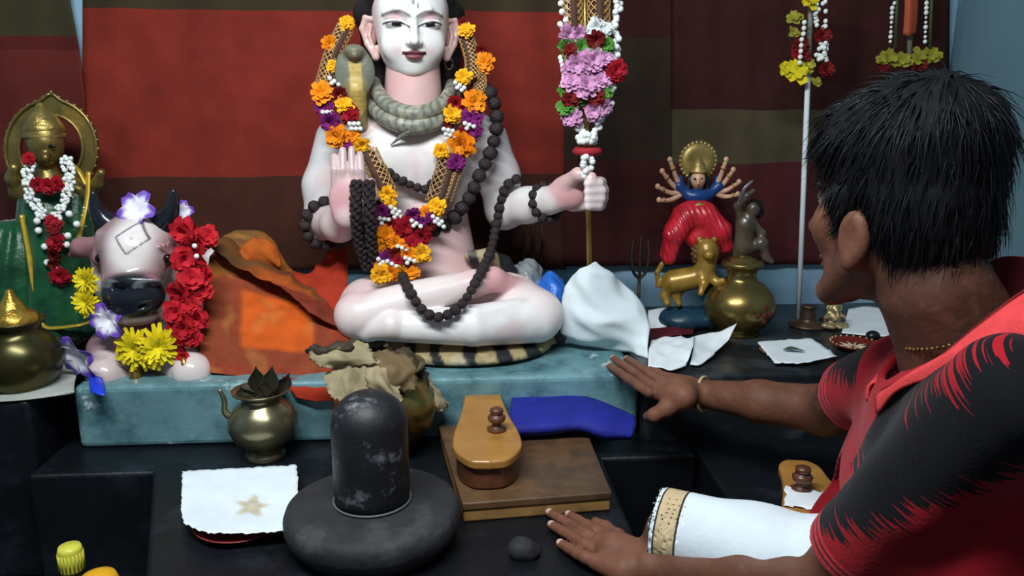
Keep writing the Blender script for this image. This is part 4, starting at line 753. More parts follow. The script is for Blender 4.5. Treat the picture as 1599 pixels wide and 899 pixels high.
# big pot with crumpled dry leaves behind the domed stone
t_, c_ = pot('brass_pot', 'large brass pot behind the domed stone, topped with dry brown leaves', 604, 700, TOP, [(0, 0), (40, 0), (44, 4), (40, 10), (52, 20), (70, 42), (76, 66), (72, 88), (58, 104), (48, 112), (48, 120), (60, 130), (60, 133), (46, 124), (0, 110)], gbrass, .00134)
lfm = [mat('dry_leaf_a', '#9c8d6c', rough=.7, var=.35, vs=18, bump=.3, bs=40), mat('dry_leaf_b', '#6a5638', rough=.7, var=.35, vs=18, bump=.3, bs=40), mat('dry_leaf_c', '#3b3122', rough=.7, var=.3, vs=18, bump=.3, bs=40)]
for i, (pts, mi) in enumerate([([(482, 552), (530, 538), (575, 534), (490, 566), (535, 560), (580, 552), (505, 572), (540, 572), (588, 566)], 0), ([(505, 585), (540, 565), (570, 560), (510, 605), (545, 598), (578, 590), (518, 622), (548, 628), (570, 618)], 0), ([(565, 548), (605, 548), (645, 560), (575, 572), (615, 580), (650, 585), (590, 602), (620, 610), (648, 610)], 1), ([(600, 540), (635, 545), (662, 568), (610, 552), (645, 565), (668, 592), (625, 570), (655, 590), (668, 640)], 2), ([(570, 560), (600, 565), (622, 590), (572, 590), (600, 600), (625, 620), (580, 610), (605, 625), (628, 640)], 0), ([(650, 580), (675, 600), (700, 632), (645, 605), (672, 622), (698, 636), (650, 630), (672, 640), (690, 640)], 0), ([(475, 545), (520, 535), (560, 530), (480, 552), (525, 545), (570, 540), (490, 556), (530, 552), (575, 548)], 2)]):
    Yv = 1.375+.012*(i % 3); P_ = [S(x, y, Yv+.0008*(600-y)-.02*(1 if j == 4 else 0)+(.10 if i in (3, 5) else 0)) for j, (x, y) in enumerate(pts)]
    obj('dry_leaf', patch([P_[0:3], P_[3:6], P_[6:9]], 9, wr=.005, ws=70, crease=.010, seed=i, rag=.002), lfm[mi], t_, solid=.0008)
# round pot on the ledge
t_, c_ = pot('brass_pot', 'round yellow brass pot with dark red dots on the ledge', 1152, 520, LEDGE, [(0, 0), (36, 0), (38, 4), (34, 8), (46, 18), (60, 38), (62, 54), (56, 72), (40, 88), (28, 95), (25, 102), (26, 114), (34, 121), (37, 125), (34, 129), (24, 130), (23, 134), (10, 138), (0, 139)], gbrass, .00136)
for dx, dz in ((0, 0), (-11, 0), (11, 0), (0, 11), (0, -11)):
    a = math.radians(-90+22+dx*1.1); rr = 61.5-.012*dz*dz; V_, F_ = sphere(8, 6, sc_=(1, .35, 1)); p = c_+.00136*A(rr*math.cos(a), rr*math.sin(a), 47+dz)
    obj('red_dot', mesh('dot', V_*.0075+p, F_), mat('dark_red_paste', '#4a1512', rough=.7), t_)
# dark pot at far left with small gilt cup
t_, c_ = pot('brass_pot', 'dark squat brass pot at the left edge on the off-white runner', 36, 603, LEDGE, [(0, 0), (40, 0), (44, 6), (56, 22), (62, 44), (58, 66), (44, 82), (36, 88), (36, 96), (44, 104), (44, 107), (34, 100), (0, 92)], mat('dim_brass', '#4f4a2c', rough=.3, metal=.8, var=.3, vs=10), .00126)
obj('gilt_collar', lathe([(0, .112), (.036, .112), (.046, .126), (.040, .146), (.026, .152), (.018, .168), (.010, .180), (.006, .192), (0, .194)], c_, 28), mat('gilt', '#b8923e', rough=.3, metal=.8, var=.3, vs=40, bump=.3, bs=80), t_)
# ================================================================ green-robed brass idol
IB = PZ(90, 525, LEDGE); IB = A(IB[0], 1.83, LEDGE)
w1 = .00139; gi = thing('brass_idol', 'brass idol in a green sequinned robe with an arched halo', 'idol', IB); Z1 = 1.82
N_ = 48; rim = []
def halo(x, y, rx, ry, Y, n_=72, pt=10): return [S(x+rx*math.sin(a), y-ry*math.cos(a)-pt*math.exp(-(min(a, 2*math.pi-a)/.16)**2), Y) for a in np.linspace(0, 2*math.pi, n_, endpoint=False)]
o1 = halo(80, 232, 71, 76, 1.855); i1 = halo(80, 232, 50, 53, 1.855, pt=0); V_ = []; F_ = []
for k in range(72): V_ += [o1[k], i1[k], o1[k]+A(0, .014, 0), i1[k]+A(0, .014, 0)]
for k in range(72):
    a, b_ = 4*k, 4*((k+1) % 72); F_ += [(a, a+1, b_+1, b_), (a+2, b_+2, b_+3, a+3), (a, b_, b_+2, a+2), (a+1, a+3, b_+3, b_+1)]
hm = mat('idol_brass', '#8d7a45', rough=.38, metal=.75, var=.3, vs=25, bump=.15, bs=60)
hl = obj('halo', mesh('halo', V_, F_, smooth=False), hm, gi)
for rr_, hw in ((1.0, .004), (.0, .004)):
    P = o1 if rr_ else i1; obj('halo_rim', tube([p-A(0, .002, 0) for p in P+[P[0]]], hw, 8), hm, hl)
for k in range(0, 72, 2):
    p = o1[k]; V2, F2 = sphere(7, 5); obj('halo_bead', mesh('hb', V2*.0042+p+(p-S(80, 232, 1.855))*.03, F2), hm, hl)
f_ = Solid(.0032); wq = lambda n_: n_*w1
f_.ell(S(71, 222, 1.80), (wq(26), wq(26), wq(34)), k=.01); f_.ell(S(70, 205, 1.81), (wq(29), wq(29), wq(20)), k=.01); f_.cap(S(70, 195, 1.82), S(68, 176, 1.83), wq(18), wq(6), k=.01)
f_.cap(S(71, 235, 1.78), S(71, 246, 1.765), wq(5), wq(6), k=.004); f_.cap(S(73, 262, 1.82), S(74, 285, 1.82), wq(15), wq(20), k=.01)
f_.path([S(50, 295, 1.82), S(28, 300, 1.81), S(20, 278, 1.79), S(22, 262, 1.78)], [wq(17), wq(12), wq(10), wq(8)], k=.01); f_.path([S(110, 290, 1.82), S(140, 305, 1.81), S(153, 285, 1.79), S(158, 270, 1.78)], [wq(17), wq(11), wq(8), wq(7)], k=.01)
f_.ell(S(80, 310, 1.82), (wq(42), wq(30), wq(40)), k=.02)
f_.ell(S(72, 242, 1.80), (wq(20), wq(20), wq(16)), k=.01); obj('idol_base', box(A(IB[0]-.085, 1.76, LEDGE), A(IB[0]+.085, 1.90, LEDGE+.022)), hm, gi, bevel=.004)
fg = obj('figure', f_.build(), hm, gi)
for sx in (-1, 1): V_, F_ = sphere(10, 7); obj('eye', mesh('eye', V_*A(wq(6), wq(2.4), wq(3))+S(71+sx*10, 228, 1.768), F_), mat('bead_black'), fg)
V_, F_ = sphere(10, 7); obj('lips', mesh('lips', V_*A(wq(7), wq(3), wq(2.6))+S(71, 249, 1.768), F_), mat('idol_lip', '#5a2a20', rough=.4), fg)
cw = obj('crown', lathe([(wq(30), 0), (wq(32), wq(3)), (wq(30), wq(8)), (wq(29), wq(10)), (wq(31), wq(13)), (wq(28), wq(20)), (wq(20), wq(34)), (wq(10), wq(44)), (wq(6), wq(52)), (0, wq(56))], S(70, 216, 1.808), 36), mat('crown_brass', '#a08a4c', rough=.35, metal=.75, var=.3, vs=40, bump=.4, bs=70), fg)
gr = mat('green_satin', '#0e4a29', rough=.35, var=.35, vs=14, bump=.35, bs=45, col2='#0a3a22', cs=12, sheen=.2)
def skirt(pts, nm, n_=64, wavy=.06):
    V_ = []; F_ = []
    for y, xc, rx, ry, Y in pts:
        for k in range(n_): a = 2*math.pi*k/n_; q = 1+wavy*math.sin(a*11+y*.02); c0_ = S(xc, y, Y); V_.append(c0_+A(wq(rx)*q*math.cos(a), wq(ry)*q*math.sin(a), 0))
    for i in range(len(pts)-1):
        for k in range(n_): F_.append((i*n_+k, i*n_+(k+1) % n_, (i+1)*n_+(k+1) % n_, (i+1)*n_+k))
    F_.append(tuple(range(n_))); F_.append(tuple((len(pts)-1)*n_+k for k in range(n_))); me = mesh(nm, V_, F_); fixn(me); return me
ro = obj('robe', skirt([(284, 82, 38, 22, 1.82), (300, 84, 50, 32, 1.82), (340, 86, 54, 40, 1.81), (400, 90, 56, 44, 1.805), (460, 92, 58, 48, 1.80), (505, 94, 62, 52, 1.795), (522, 95, 62, 52, 1.795)], 'robe'), gr, gi)
obj('sleeve_drape', skirt([(345, 18, 22, 24, 1.80), (362, 12, 40, 32, 1.79), (410, 8, 52, 40, 1.785), (470, 12, 56, 44, 1.78), (492, 14, 54, 44, 1.78)], 'drape', wavy=.09), gr, gi)
gt = mat('gold_trim', '#c9a83a', rough=.35, metal=.5, var=.2, vs=60)
for pts in ([(34, 335, 1.762), (44, 390, 1.752), (52, 440, 1.742), (62, 480, 1.738)], [(138, 268, 1.79), (136, 310, 1.775), (128, 350, 1.758), (118, 395, 1.755)], [(60, 482, 1.738), (66, 505, 1.73), (80, 512, 1.722), (120, 508, 1.72), (150, 500, 1.745)], [(112, 256, 1.80), (124, 268, 1.79), (136, 290, 1.785)]):
    obj('gold_trim', tube(resample(catmull([S(*p) for p in pts], 8), .006), wq(4.2), 8, flat=.5), gt, ro)
sq_ = beadmesh('sequin', 0, mat('sequin', '#d8e0d0', rough=.15, metal=.6, var=0), 0, 6, 4)
for k in range(46):
    x, y = random.uniform(45, 135), random.uniform(300, 500); dx = (x-90)/58; inst('sequin', sq_, ro, S(x, y, 1.81-.062*math.sqrt(max(0, 1-dx*dx))-.002), None, wq(random.uniform(1.4, 2.6)))
# idol garland: white strands with red tufts
ig = thing('white_garland', 'white bud garland with red tufts on the green-robed idol', 'garland', S(85, 445, 1.735))
for pts in ([(47, 250, 1.765), (44, 285, 1.752), (52, 315, 1.748), (72, 338, 1.742), (86, 345, 1.738)], [(104, 246, 1.765), (110, 275, 1.752), (106, 300, 1.748), (94, 325, 1.742), (86, 345, 1.738)]):
    P = resample(catmull([S(*p) for p in pts], 8), .0045)
    for i, p in enumerate(P):
        for j in range(3): inst('white_bead', wb[j % 2], ig, p+A(random.uniform(-.011, .011), random.uniform(-.006, .004), random.uniform(-.004, .004)), (i, j, 0), wq(3.4))
flowers(ig, [('r', 62, 289, 1.748, 12), ('r', 76, 290, 1.744, 12), ('r', 90, 287, 1.748, 11), ('r', 45, 248, 1.755, 9), ('r', 84, 345, 1.735, 11), ('d', 84, 358, 1.735, 9), ('r', 88, 378, 1.733, 14), ('d', 86, 398, 1.733, 10), ('r', 94, 430, 1.733, 14), ('d', 84, 412, 1.735, 9)], w1)
for x, y in ((60, 360), (108, 334), (106, 368), (70, 385), (58, 345), (104, 382), (74, 410), (88, 420), (120, 350)): inst('white_bead', wb[0], ig, S(x, y, 1.737), None, wq(5.5))
# ================================================================ many-armed idol on a lion
s1 = .00143; DB = PZ(1090, 486, LEDGE); DB = A(DB[0], 1.86, LEDGE); Yd = 1.86
di = thing('many_armed_idol', 'many-armed idol in red skirt and blue blouse riding a golden lion', 'idol', DB); D = lambda n_: n_*s1
skin = mat('idol_skin', '#c59a7c', rough=.4, var=.15, vs=30); redc = mat('idol_red', '#b81f2c', rough=.35, var=.3, vs=25, coat=.2); bluec = mat('idol_blue', '#1a3a70', rough=.35, var=.2); goldc = mat('idol_gold', '#a08a50', rough=.45, metal=.45, var=.3, vs=40)
g_ = Solid(.0022); g_.cap(S(1090, 296, Yd), S(1090, 280, Yd-.01), D(8), D(9), k=.006); g_.ell(S(1090, 280, Yd-.012), (D(12), D(12), D(15)), k=.006); g_.cap(S(1090, 282, Yd-.03), S(1090, 286, Yd-.034), D(2.4), D(3), k=.003); g_.ell(S(1090, 325, Yd), (D(20), D(14), D(20)), k=.01)
obj('figure', g_.build(), skin, di)
for sx in (-1, 1): V_, F_ = sphere(8, 6); obj('eye', mesh('eye', V_*D(1.8)*A(1.5, 1, .8)+S(1090+sx*5, 279, Yd-.0275), F_), mat('bead_black'), di)
hr_ = Solid(.0025); hr_.ell(S(1090, 274, Yd+.004), (D(15), D(13), D(16)), k=.006); hr_.path([S(1077, 280, Yd), S(1074, 300, Yd), S(1072, 322, Yd-.005)], [D(6), D(7), D(4)], k=.006); hr_.path([S(1103, 280, Yd), S(1106, 300, Yd), S(1110, 318, Yd-.005)], [D(6), D(7), D(4)], k=.006)
obj('hair', hr_.build(), mat('idol_hair', '#120d0c', rough=.4), di)
bl_ = Solid(.0025); bl_.ell(S(1090, 306, Yd-.004), (D(25), D(15), D(13)), k=.01); bl_.path([S(1070, 300, Yd), S(1060, 290, Yd), S(1062, 278, Yd+.005)], [D(10), D(8), D(5)], k=.008); bl_.path([S(1110, 300, Yd), S(1122, 290, Yd), S(1120, 278, Yd+.005)], [D(10), D(8), D(5)], k=.008)
obj('blouse', bl_.build(), bluec, di)
for (x, y) in ((1046, 250), (1034, 268), (1027, 292), (1029, 313), (1134, 250), (1145, 266), (1154, 285), (1152, 304)):
    sx = -1 if x < 1090 else 1; ar = obj('arm', tube(catmull([S(1090+sx*22, 300, Yd), S((x+1090+sx*22)/2, (y+300)/2+5, Yd-.004), S(x, y, Yd-.02)], 6), np.linspace(5.2, 3.2, 13)*s1, 10), skin, di)
    V_, F_ = sphere(8, 6); obj('hand', mesh('hand', V_*A(D(4.6), D(3.2), D(5))+S(x, y-1, Yd-.021), F_), skin, ar)
    obj('bangle', lathe([(D(3.6), -D(1.4)), (D(4.9), -D(1)), (D(4.9), D(1)), (D(3.6), D(1.4))], S(x*.8+(1090+sx*22)*.2, y*.8+300*.2+2, Yd-.016), 12, axis=S(x, y, Yd-.02)-S(1090+sx*22, 300, Yd)), goldc, ar)
ha = S(1090, 251, Yd+.012); hh = obj('halo', lathe([(D(13), -.003), (D(16), -.005), (D(28), -.005), (D(29), 0), (D(28), .004), (D(13), .004)], ha, 48, axis=(0, 1, 0)), goldc, di)
for k in range(26): a = 2*math.pi*k/26; V_, F_ = sphere(6, 5); obj('halo_point', mesh('hp', V_*D(4)+ha+A(D(30)*math.cos(a), 0, D(30)*math.sin(a)), F_), goldc, hh)
cr_ = obj('crown', lathe([(D(14), 0), (D(15), D(4)), (D(11), D(8)), (D(12), D(12)), (D(8), D(18)), (D(4), D(25)), (0, D(28))], S(1090, 270, Yd-.006), 24), goldc, di)
rk = Solid(.0026); rk.ell(S(1086, 335, Yd-.01), (D(36), D(24), D(26)), k=.012); rk.path([S(1072, 340, Yd-.02), S(1052, 366, Yd-.03), S(1044, 402, Yd-.03)], [D(22), D(17), D(12)], k=.012); rk.path([S(1100, 340, Yd-.02), S(1124, 360, Yd-.035), S(1132, 384, Yd-.03)], [D(24), D(18), D(13)], k=.012); rk.path([S(1058, 330, Yd), S(1046, 355, Yd), S(1036, 398, Yd)], [D(8), D(8), D(7)], k=.008); rk.ell(S(1096, 370, Yd-.02), (D(30), D(20), D(22)), k=.012)
obj('skirt', rk.build(disp=lambda V: np.c_[V[:, 0]*0, -np.abs(np.sin(V[:, 0]*230+V[:, 2]*90))*.003, V[:, 0]*0]), redc, di)
nk = S(1092, 328, Yd-.034); obj('belt', lathe([(D(4), -.003), (D(11), -.004), (D(13), 0), (D(11), .004), (D(4), .003)], nk, 20, axis=(0, 1, 0)), goldc, di)
li = Solid(.0028); li.cap(S(1052, 440, Yd-.03), S(1092, 432, Yd-.045), D(21), D(19), k=.012); li.ell(S(1104, 390, Yd-.06), (D(17), D(16), D(19)), k=.01); li.cap(S(1100, 425, Yd-.05), S(1106, 395, Yd-.055), D(18), D(16), k=.01); li.ell(S(1107, 398, Yd-.085), (D(9), D(9), D(8)), k=.006)
for x in (1044, 1062): li.path([S(x, 445, Yd-.03), S(x-6, 462, Yd-.035), S(x-2, 474, Yd-.045)], [D(11), D(7), D(6)], k=.008)
for x, x2 in ((1096, 1094), (1106, 1128)): li.path([S(x, 430, Yd-.06), S((x+x2)/2+4, 442, Yd-.075), S(x2, 458-(x2 > 1100)*20, Yd-.085)], [D(9), D(7), D(5)], k=.008)
li.path([S(1038, 435, Yd-.02), S(1028, 445, Yd-.02), S(1026, 425, Yd-.02), S(1034, 412, Yd-.02)], [D(5), D(4), D(4), D(5)], k=.006)
for sx in (-1, 1): li.ell(S(1104+sx*12, 374, Yd-.055), (D(5), D(4), D(6)), k=.005)
lo_ = obj('lion', li.build(), mat('lion_gold', '#9c7a33', rough=.35, metal=.3, var=.3, vs=30, coat=.2), di)
mn = Solid(.0026); mn.ell(S(1102, 394, Yd-.045), (D(25), D(14), D(27)), k=.01); obj('mane', mn.build(disp=lambda V: (V-S(1102, 394, Yd-.04))*(np.sin(V[:, 0]*500)*np.sin(V[:, 2]*500))[:, None]*.08), mat('mane_brown', '#5a3c1e', rough=.5, var=.3), lo_)
dk = Solid(.0026); dk.path([S(1160, 385, Yd-.04), S(1164, 350, Yd-.04), S(1170, 338, Yd-.045)], [D(17), D(15), D(9)], k=.012); dk.ell(S(1176, 326, Yd-.05), (D(11), D(11), D(13)), k=.006); dk.path([S(1158, 345, Yd-.04), S(1152, 322, Yd-.05), S(1166, 306, Yd-.06), S(1176, 298, Yd-.06)], [D(8), D(6), D(5), D(4)], k=.008); dk.path([S(1176, 350, Yd-.045), S(1190, 364, Yd-.05), S(1186, 380, Yd-.06)], [D(8), D(6), D(5)], k=.008)
dk.path([S(1168, 388, Yd-.04), S(1190, 380, Yd-.055), S(1196, 402, Yd-.06), S(1204, 408, Yd-.065)], [D(12), D(9), D(6), D(5)], k=.01); dk.path([S(1156, 392, Yd-.04), S(1150, 420, Yd-.04), S(1154, 445, Yd-.045)], [D(12), D(9), D(7)], k=.01)
dm = obj('demon_figure', dk.build(), mat('demon_dark', '#4d4234', rough=.35, var=.35, vs=30, coat=.3), di); di_h = Solid(.0028).ell(S(1178, 320, Yd-.045), (D(13), D(12), D(10)), k=.006).ell(S(1186, 330, Yd-.04), (D(8), D(8), D(12)), k=.006); obj('demon_hair', di_h.build(), mat('idol_hair'), dm)
obj('blade', patch([[S(1150, 320, Yd-.06), S(1154, 322, Yd-.06)], [S(1160, 295, Yd-.065), S(1164, 297, Yd-.065)], [S(1175, 280, Yd-.065), S(1177, 283, Yd-.065)]], 5), mat('steel', '#9a9a98', rough=.3, metal=.8), dm, solid=.002)
bs_ = Solid(.004); bs_.ell(A(S(1062, 480, Yd)[0], Yd-.03, LEDGE+.022), (D(42), D(36), .030), k=.012); bs_.ell(A(S(1110, 480, Yd)[0], Yd-.03, LEDGE+.024), (D(62), D(34), .030), k=.012); bs_.ell(S(1130, 460, Yd-.03), (D(40), D(24), D(22)), k=.02)
obj('base', bs_.build(disp=lambda V: np.c_[V[:, 0]*0, V[:, 0]*0, noise3(V, 90, 3)*.003*(V[:, 2] > LEDGE+.01)]), mat('idol_base', '#1d3a4c', rough=.4, var=.35, vs=20), di)
# ================================================================ small trident stands
iron = mat('dull_iron', '#4a4338', rough=.45, metal=.6, var=.3)
def trident(label, x, y0, y1, Y, wd, zb):
    b_ = S(x, y1, Y); b_[2] = zb; t_ = thing('trident_stand', label, 'trident', b_, 'small standing tridents'); k = .00145; top = S(x, y0, Y); H_ = top[2]-zb
    obj('stem', tube([b_+A(0, 0, .004), b_+A(0, 0, H_*.5)], .0042, 10), iron, t_); obj('foot', lathe([(0, 0), (.024, 0), (.024, .004), (.01, .01), (.006, .02), (0, .02)], b_, 20), iron, t_)
    for sx in (-1, 0, 1): obj('prong', tube(catmull([b_+A(0, 0, H_*.5), b_+A(sx*wd*.7*k, 0, H_*.58), b_+A(sx*wd*k, 0, H_*.76), b_+A(sx*wd*.85*k, 0, H_*(.95+.05*(sx == 0)))], 6), np.r_[np.full(13, .0042), np.linspace(.0052, .0008, 6)], 8), iron, t_)
trident('small dull iron trident standing left of the many-armed idol', 997, 368, 470, 1.90, 15, LEDGE)
trident('small dull iron trident standing behind the statue\'s staff arm', 832, 345, 460, 1.96, 17, SLAB)
# ================================================================ tall white rods with flower heads
def rod(label, x0, y0, x1, y1, Y, zb):
    a = S(x0, y0, Y); a[2] = zb; t_ = thing('flower_rod', label, 'rod', a, 'tall rods with flower heads'); top = S(x1, y1, Y)
    obj('pole', tube([a, a*.25+top*.75], .0062, 12), mat('white_rod', '#cfd6da', rough=.5, var=.1), t_); obj('upper_pole', tube([a*.25+top*.75, top], .0060, 12), mat('grey_rod', '#7d7a70', rough=.5), t_); return t_
yl = bloom([(5, 1., .75, -5, 0), (4, .7, .6, 25, .06)], 21, wav=.16, seg=4); yl.materials.append(petm('yellow_lily', '#d2bf1e'))
olv = bloom([(5, 1., .75, -5, 0), (4, .7, .6, 25, .06)], 23, wav=.16, seg=4); olv.materials.append(petm('dull_yellow', '#8f8a2c'))
t_ = rod('tall white rod with yellow flowers rising in front of the maroon cloth', 1247, 494, 1268, -40, 1.86, LEDGE)
for x, y, r_, me in ((1246, 110, 22, yl), (1226, 108, 13, yl), (1275, 128, 10, olv), (1264, 2, 18, yl), (1240, 28, 14, olv), (1240, 50, 11, olv), (1258, -20, 18, yl), (1262, 102, 13, olv)): inst('flower', me, t_, S(x, y, 1.845), zrot(unit(A(random.uniform(-.3, .3), -.8, random.uniform(.1, .8))), random.random()*6), r_*.00145)
flowers(t_, [('d', 1250, 70, 1.845, 12), ('d', 1284, 55, 1.85, 13), ('d', 1256, 88, 1.85, 10), ('d', 1290, 108, 1.85, 12), ('r', 1244, 84, 1.85, 8)], .00145)
for y in np.arange(35, 105, 9): inst('white_bead', wb[0], t_, S(1256-(y > 60)*2-(y-35)*.08, y, 1.835), None, 4*.00145)
for k in range(46): inst('white_bead', wb[k % 2], t_, S(1282+random.uniform(-9, 9), random.choice([random.uniform(-30, 48), random.uniform(66, 94)]), 1.845+random.uniform(-.008, .008)), None, 3.8*.00145)
t_ = rod('garlanded rod topped with dull yellow petals above the man\'s head', 1415, 480, 1422, -40, 1.93, LEDGE)
for x, y, r_ in ((1388, 90, 17), (1412, 94, 15), (1436, 88, 16), (1456, 86, 16), (1376, 93, 10)): inst('flower', olv, t_, S(x, y, 1.915), zrot(unit(A(random.uniform(-.3, .3), -.9, .4)), random.random()*6), r_*.0015)
for y in np.arange(-40, 72, 7.5): inst('white_bead', wb[0], t_, S(1397-(y > 10)*3-y*.06, y, 1.915), None, random.uniform(2.2, 4)*.0015); inst('white_bead', wb[1], t_, S(1447-y*.04, y, 1.915), None, random.uniform(2.2, 4)*.0015)
obj('orange_streamer', patch([[S(1414, -40, 1.912), S(1422, -40, 1.906), S(1434, -40, 1.912)], [S(1412, 20, 1.912), S(1422, 20, 1.903), S(1433, 20, 1.912)], [S(1410, 54, 1.912), S(1420, 56, 1.904), S(1430, 52, 1.912)]], 6), mat('orange_ribbon', '#a8471c', rough=.6), t_, solid=.001)
for xs, ln in (((1398, 75)), ((1452, 75))): obj('green_string', tube([S(xs+4, -40, 1.918), S(xs, ln, 1.918)], .004, 8), mat('leaf_string', '#3c4a22', rough=.7), t_)
flowers(t_, [('d', 1380, 104, 1.918, 9), ('d', 1440, 102, 1.918, 9), ('d', 1420, 104, 1.918, 9)], .0015)
# ================================================================ small bronze things by the rod
c_ = PZ(1268, 512, LEDGE); c_[2] = LEDGE
brz = mat('bronze', '#5b4638', rough=.4, metal=.6, var=.3, vs=30)
tag(obj('incense_stand', lathe([(0, 0), (.042, 0), (.046, .005), (.044, .009), (.022, .013), (.016, .022), (.020, .032), (.014, .040), (.018, .050), (.020, .054), (.0, .054)], c_+A(-.006, .012, 0), 32), brz), 'small dark bronze lamp stand at the foot of the white rod', 'lamp stand')
gf = c_+A(.048, -.008, 0); t_ = thing('gilt_figurine', 'tiny gilt seated figurine next to the bronze lamp stand', 'figurine', gf)
ge = Solid(.0022); ge.ell(gf+A(0, 0, .010), (.024, .018, .010), k=.006).ell(gf+A(0, 0, .028), (.017, .014, .018), k=.006).ell(gf+A(0, -.002, .050), (.012, .011, .012), k=.005)
for sx in (-1, 1): ge.ell(gf+A(sx*.014, 0, .052), (.008, .003, .009), k=.003); ge.path([gf+A(sx*.012, 0, .038), gf+A(sx*.022, -.006, .030), gf+A(sx*.018, -.016, .034)], [.006, .005, .004], k=.004); ge.path([gf+A(sx*.008, -.004, .012), gf+A(sx*.026, -.010, .010), gf+A(sx*.008, -.020, .008)], [.008, .007, .005], k=.004)
ge.path([gf+A(0, -.012, .048), gf+A(.002, -.018, .036), gf+A(-.006, -.018, .026)], [.005, .004, .003], k=.004); ge.cap(gf+A(0, 0, .058), gf+A(0, 0, .070), .008, .003, k=.004)
obj('figure', ge.build(), mat('pale_gilt', '#a5936a', rough=.4, metal=.5, var=.35, vs=60), t_)
rr_ = c_+A(.062, .06, 0); t_ = thing('incense_rod', 'thin twisted gilt rod standing behind the gilt figurine', 'rod', rr_)
obj('shaft', tube([rr_, rr_+A(0, 0, .165)], .0035, 8), goldc, t_); obj('tip', tube([rr_+A(0, 0, .165), rr_+A(-.001, 0, .185)], [.0035, .0006], 8), goldc, t_); obj('twist', tube([rr_+A(.0042*math.cos(a), .0042*math.sin(a), .02+.0023*a) for a in np.linspace(0, 62, 240)], .0012, 5), mat('dark_twist', '#4a3a1c', rough=.4, metal=.5), t_); obj('foot', lathe([(0, 0), (.018, 0), (.016, .006), (.006, .012), (0, .014)], rr_, 16), brz, t_)
# ================================================================ the man
UP = A(0, 0, 1.); CFh = unit(A(CF[0], CF[1], 0))
man = thing('person', 'person in a red and black polo shirt leaning to touch the altar', 'person', (.62, .86, 0))
Ln = PD(1580, 618, .765); Rf = PD(1408, 592, 1.10); NB = PD(1492, 520, .92)
El = PD(1298, 897, 1.0); hem1 = Ln+.84*(El-Ln); hem2 = PD(1332, 618, 1.22); Er = PD(1292, 640, 1.33)
HC = PD(1406, 328, .93); f3 = unit(-.48*CR+.88*CFh+A(0, 0, -.03)); l3 = unit(np.cross(UP, f3)); u3 = np.cross(f3, l3); M3 = np.stack([l3, u3, f3])
hp = lambda x, y, z: HC+l3*x+u3*y+f3*z
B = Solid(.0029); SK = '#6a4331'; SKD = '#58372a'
he = lambda x, y, z, r, **k: B.ell(hp(x, y, z), r, R=M3, **k)
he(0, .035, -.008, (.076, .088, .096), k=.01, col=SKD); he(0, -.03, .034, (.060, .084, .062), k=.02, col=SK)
for sx in (-1, 1):
    B.cap(hp(sx*.055, -.055, .005), hp(sx*.018, -.108, .075), .020, .018, k=.02, col=SK); he(sx*.034, -.022, .066, (.028, .026, .022), k=.02, col=SK)
    he(sx*.032, .012, .092, (.017, .010, .010), k=.012, sub=True); he(sx*.032, .011, .078, (.014, .010, .012), k=.004, col='#8a8078')
    B.cap(hp(sx*.012, .028, .094), hp(sx*.05, .028, .076), .007, .005, k=.01, col='#2a1c16')
    ea = hp(sx*.079, -.028, .0); RE = M3
    B.ell(ea, (.010, .033, .020), R=M3, k=.008, col=SK); B.ell(ea+l3*sx*.010+f3*.002, (.006, .021, .011), R=M3, k=.005, sub=True); B.ell(ea-u3*.028+f3*.004, (.007, .010, .009), R=M3, k=.005, col=SK)
B.path([hp(0, .012, .094), hp(0, -.03, .116)], [.008, .013], k=.012, col=SK)
he(0, -.066, .090, (.024, .006, .012), k=.005, col='#5c2f2a'); he(0, -.077, .089, (.020, .007, .012), k=.005, col='#6a3833'); he(0, -.108, .082, (.022, .016, .018), k=.015, col=SK)
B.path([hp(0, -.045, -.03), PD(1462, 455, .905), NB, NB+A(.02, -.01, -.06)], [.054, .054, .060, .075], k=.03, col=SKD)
# arms
Wl = PZ(1016, 884, .268); Wr = PD(1092, 614, 1.485)
B.cap(Ln, El, .045, .039, k=.02, col=SK); B.path([El, El*.55+Wl*.45, Wl], [.040, .037, .025], k=.015, col=SK)
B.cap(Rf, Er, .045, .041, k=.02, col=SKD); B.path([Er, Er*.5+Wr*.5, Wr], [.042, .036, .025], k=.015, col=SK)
SH = '#7a4f3c'
def finger(pts, r0, r1, k=.0035, col=SH):
    n_ = len(pts); B.path(pts, list(np.linspace(r0, r1, n_)), k=k, col=col)
z0 = TOP
pal = [PZ(990, 872, z0+.028), PZ(962, 858, z0+.030), PZ(940, 850, z0+.026)]
B.path([Wl]+pal, [.025, .026, .024, .018], k=.012, col=SH)
B.cap(PZ(980, 862, z0+.028), PZ(948, 838, z0+.024), .020, .013, k=.012, col=SH); B.cap(PZ(975, 890, z0+.026), PZ(932, 878, z0+.022), .022, .012, k=.012, col=SH)
NAILS = []
for kn, mid, tip in (((946, 836), (917, 820), (888, 803)), ((936, 846), (898, 823), (858, 800)), ((930, 859), (896, 839), (861, 819)), ((928, 876), (902, 864), (875, 848))):
    P_ = [PZ(*kn, z0+.022), PZ((kn[0]+mid[0])/2, (kn[1]+mid[1])/2, z0+.023), PZ(*mid, z0+.018), PZ((mid[0]+tip[0])/2, (mid[1]+tip[1])/2, z0+.013), PZ(*tip, z0+.009)]
    finger(P_, .0100, .0074); NAILS.append((P_[-1], unit(P_[-1]-P_[-2])))
finger([PZ(985, 858, z0+.024), PZ(965, 838, z0+.018), PZ(946, 824, z0+.012), PZ(930, 815, z0+.010)], .013, .0085, k=.008)
zs = SLAB
B.path([Wr, PZ(1062, 612, zs+.022), PZ(1038, 602, zs+.020)], [.025, .026, .021], k=.012, col=SH)
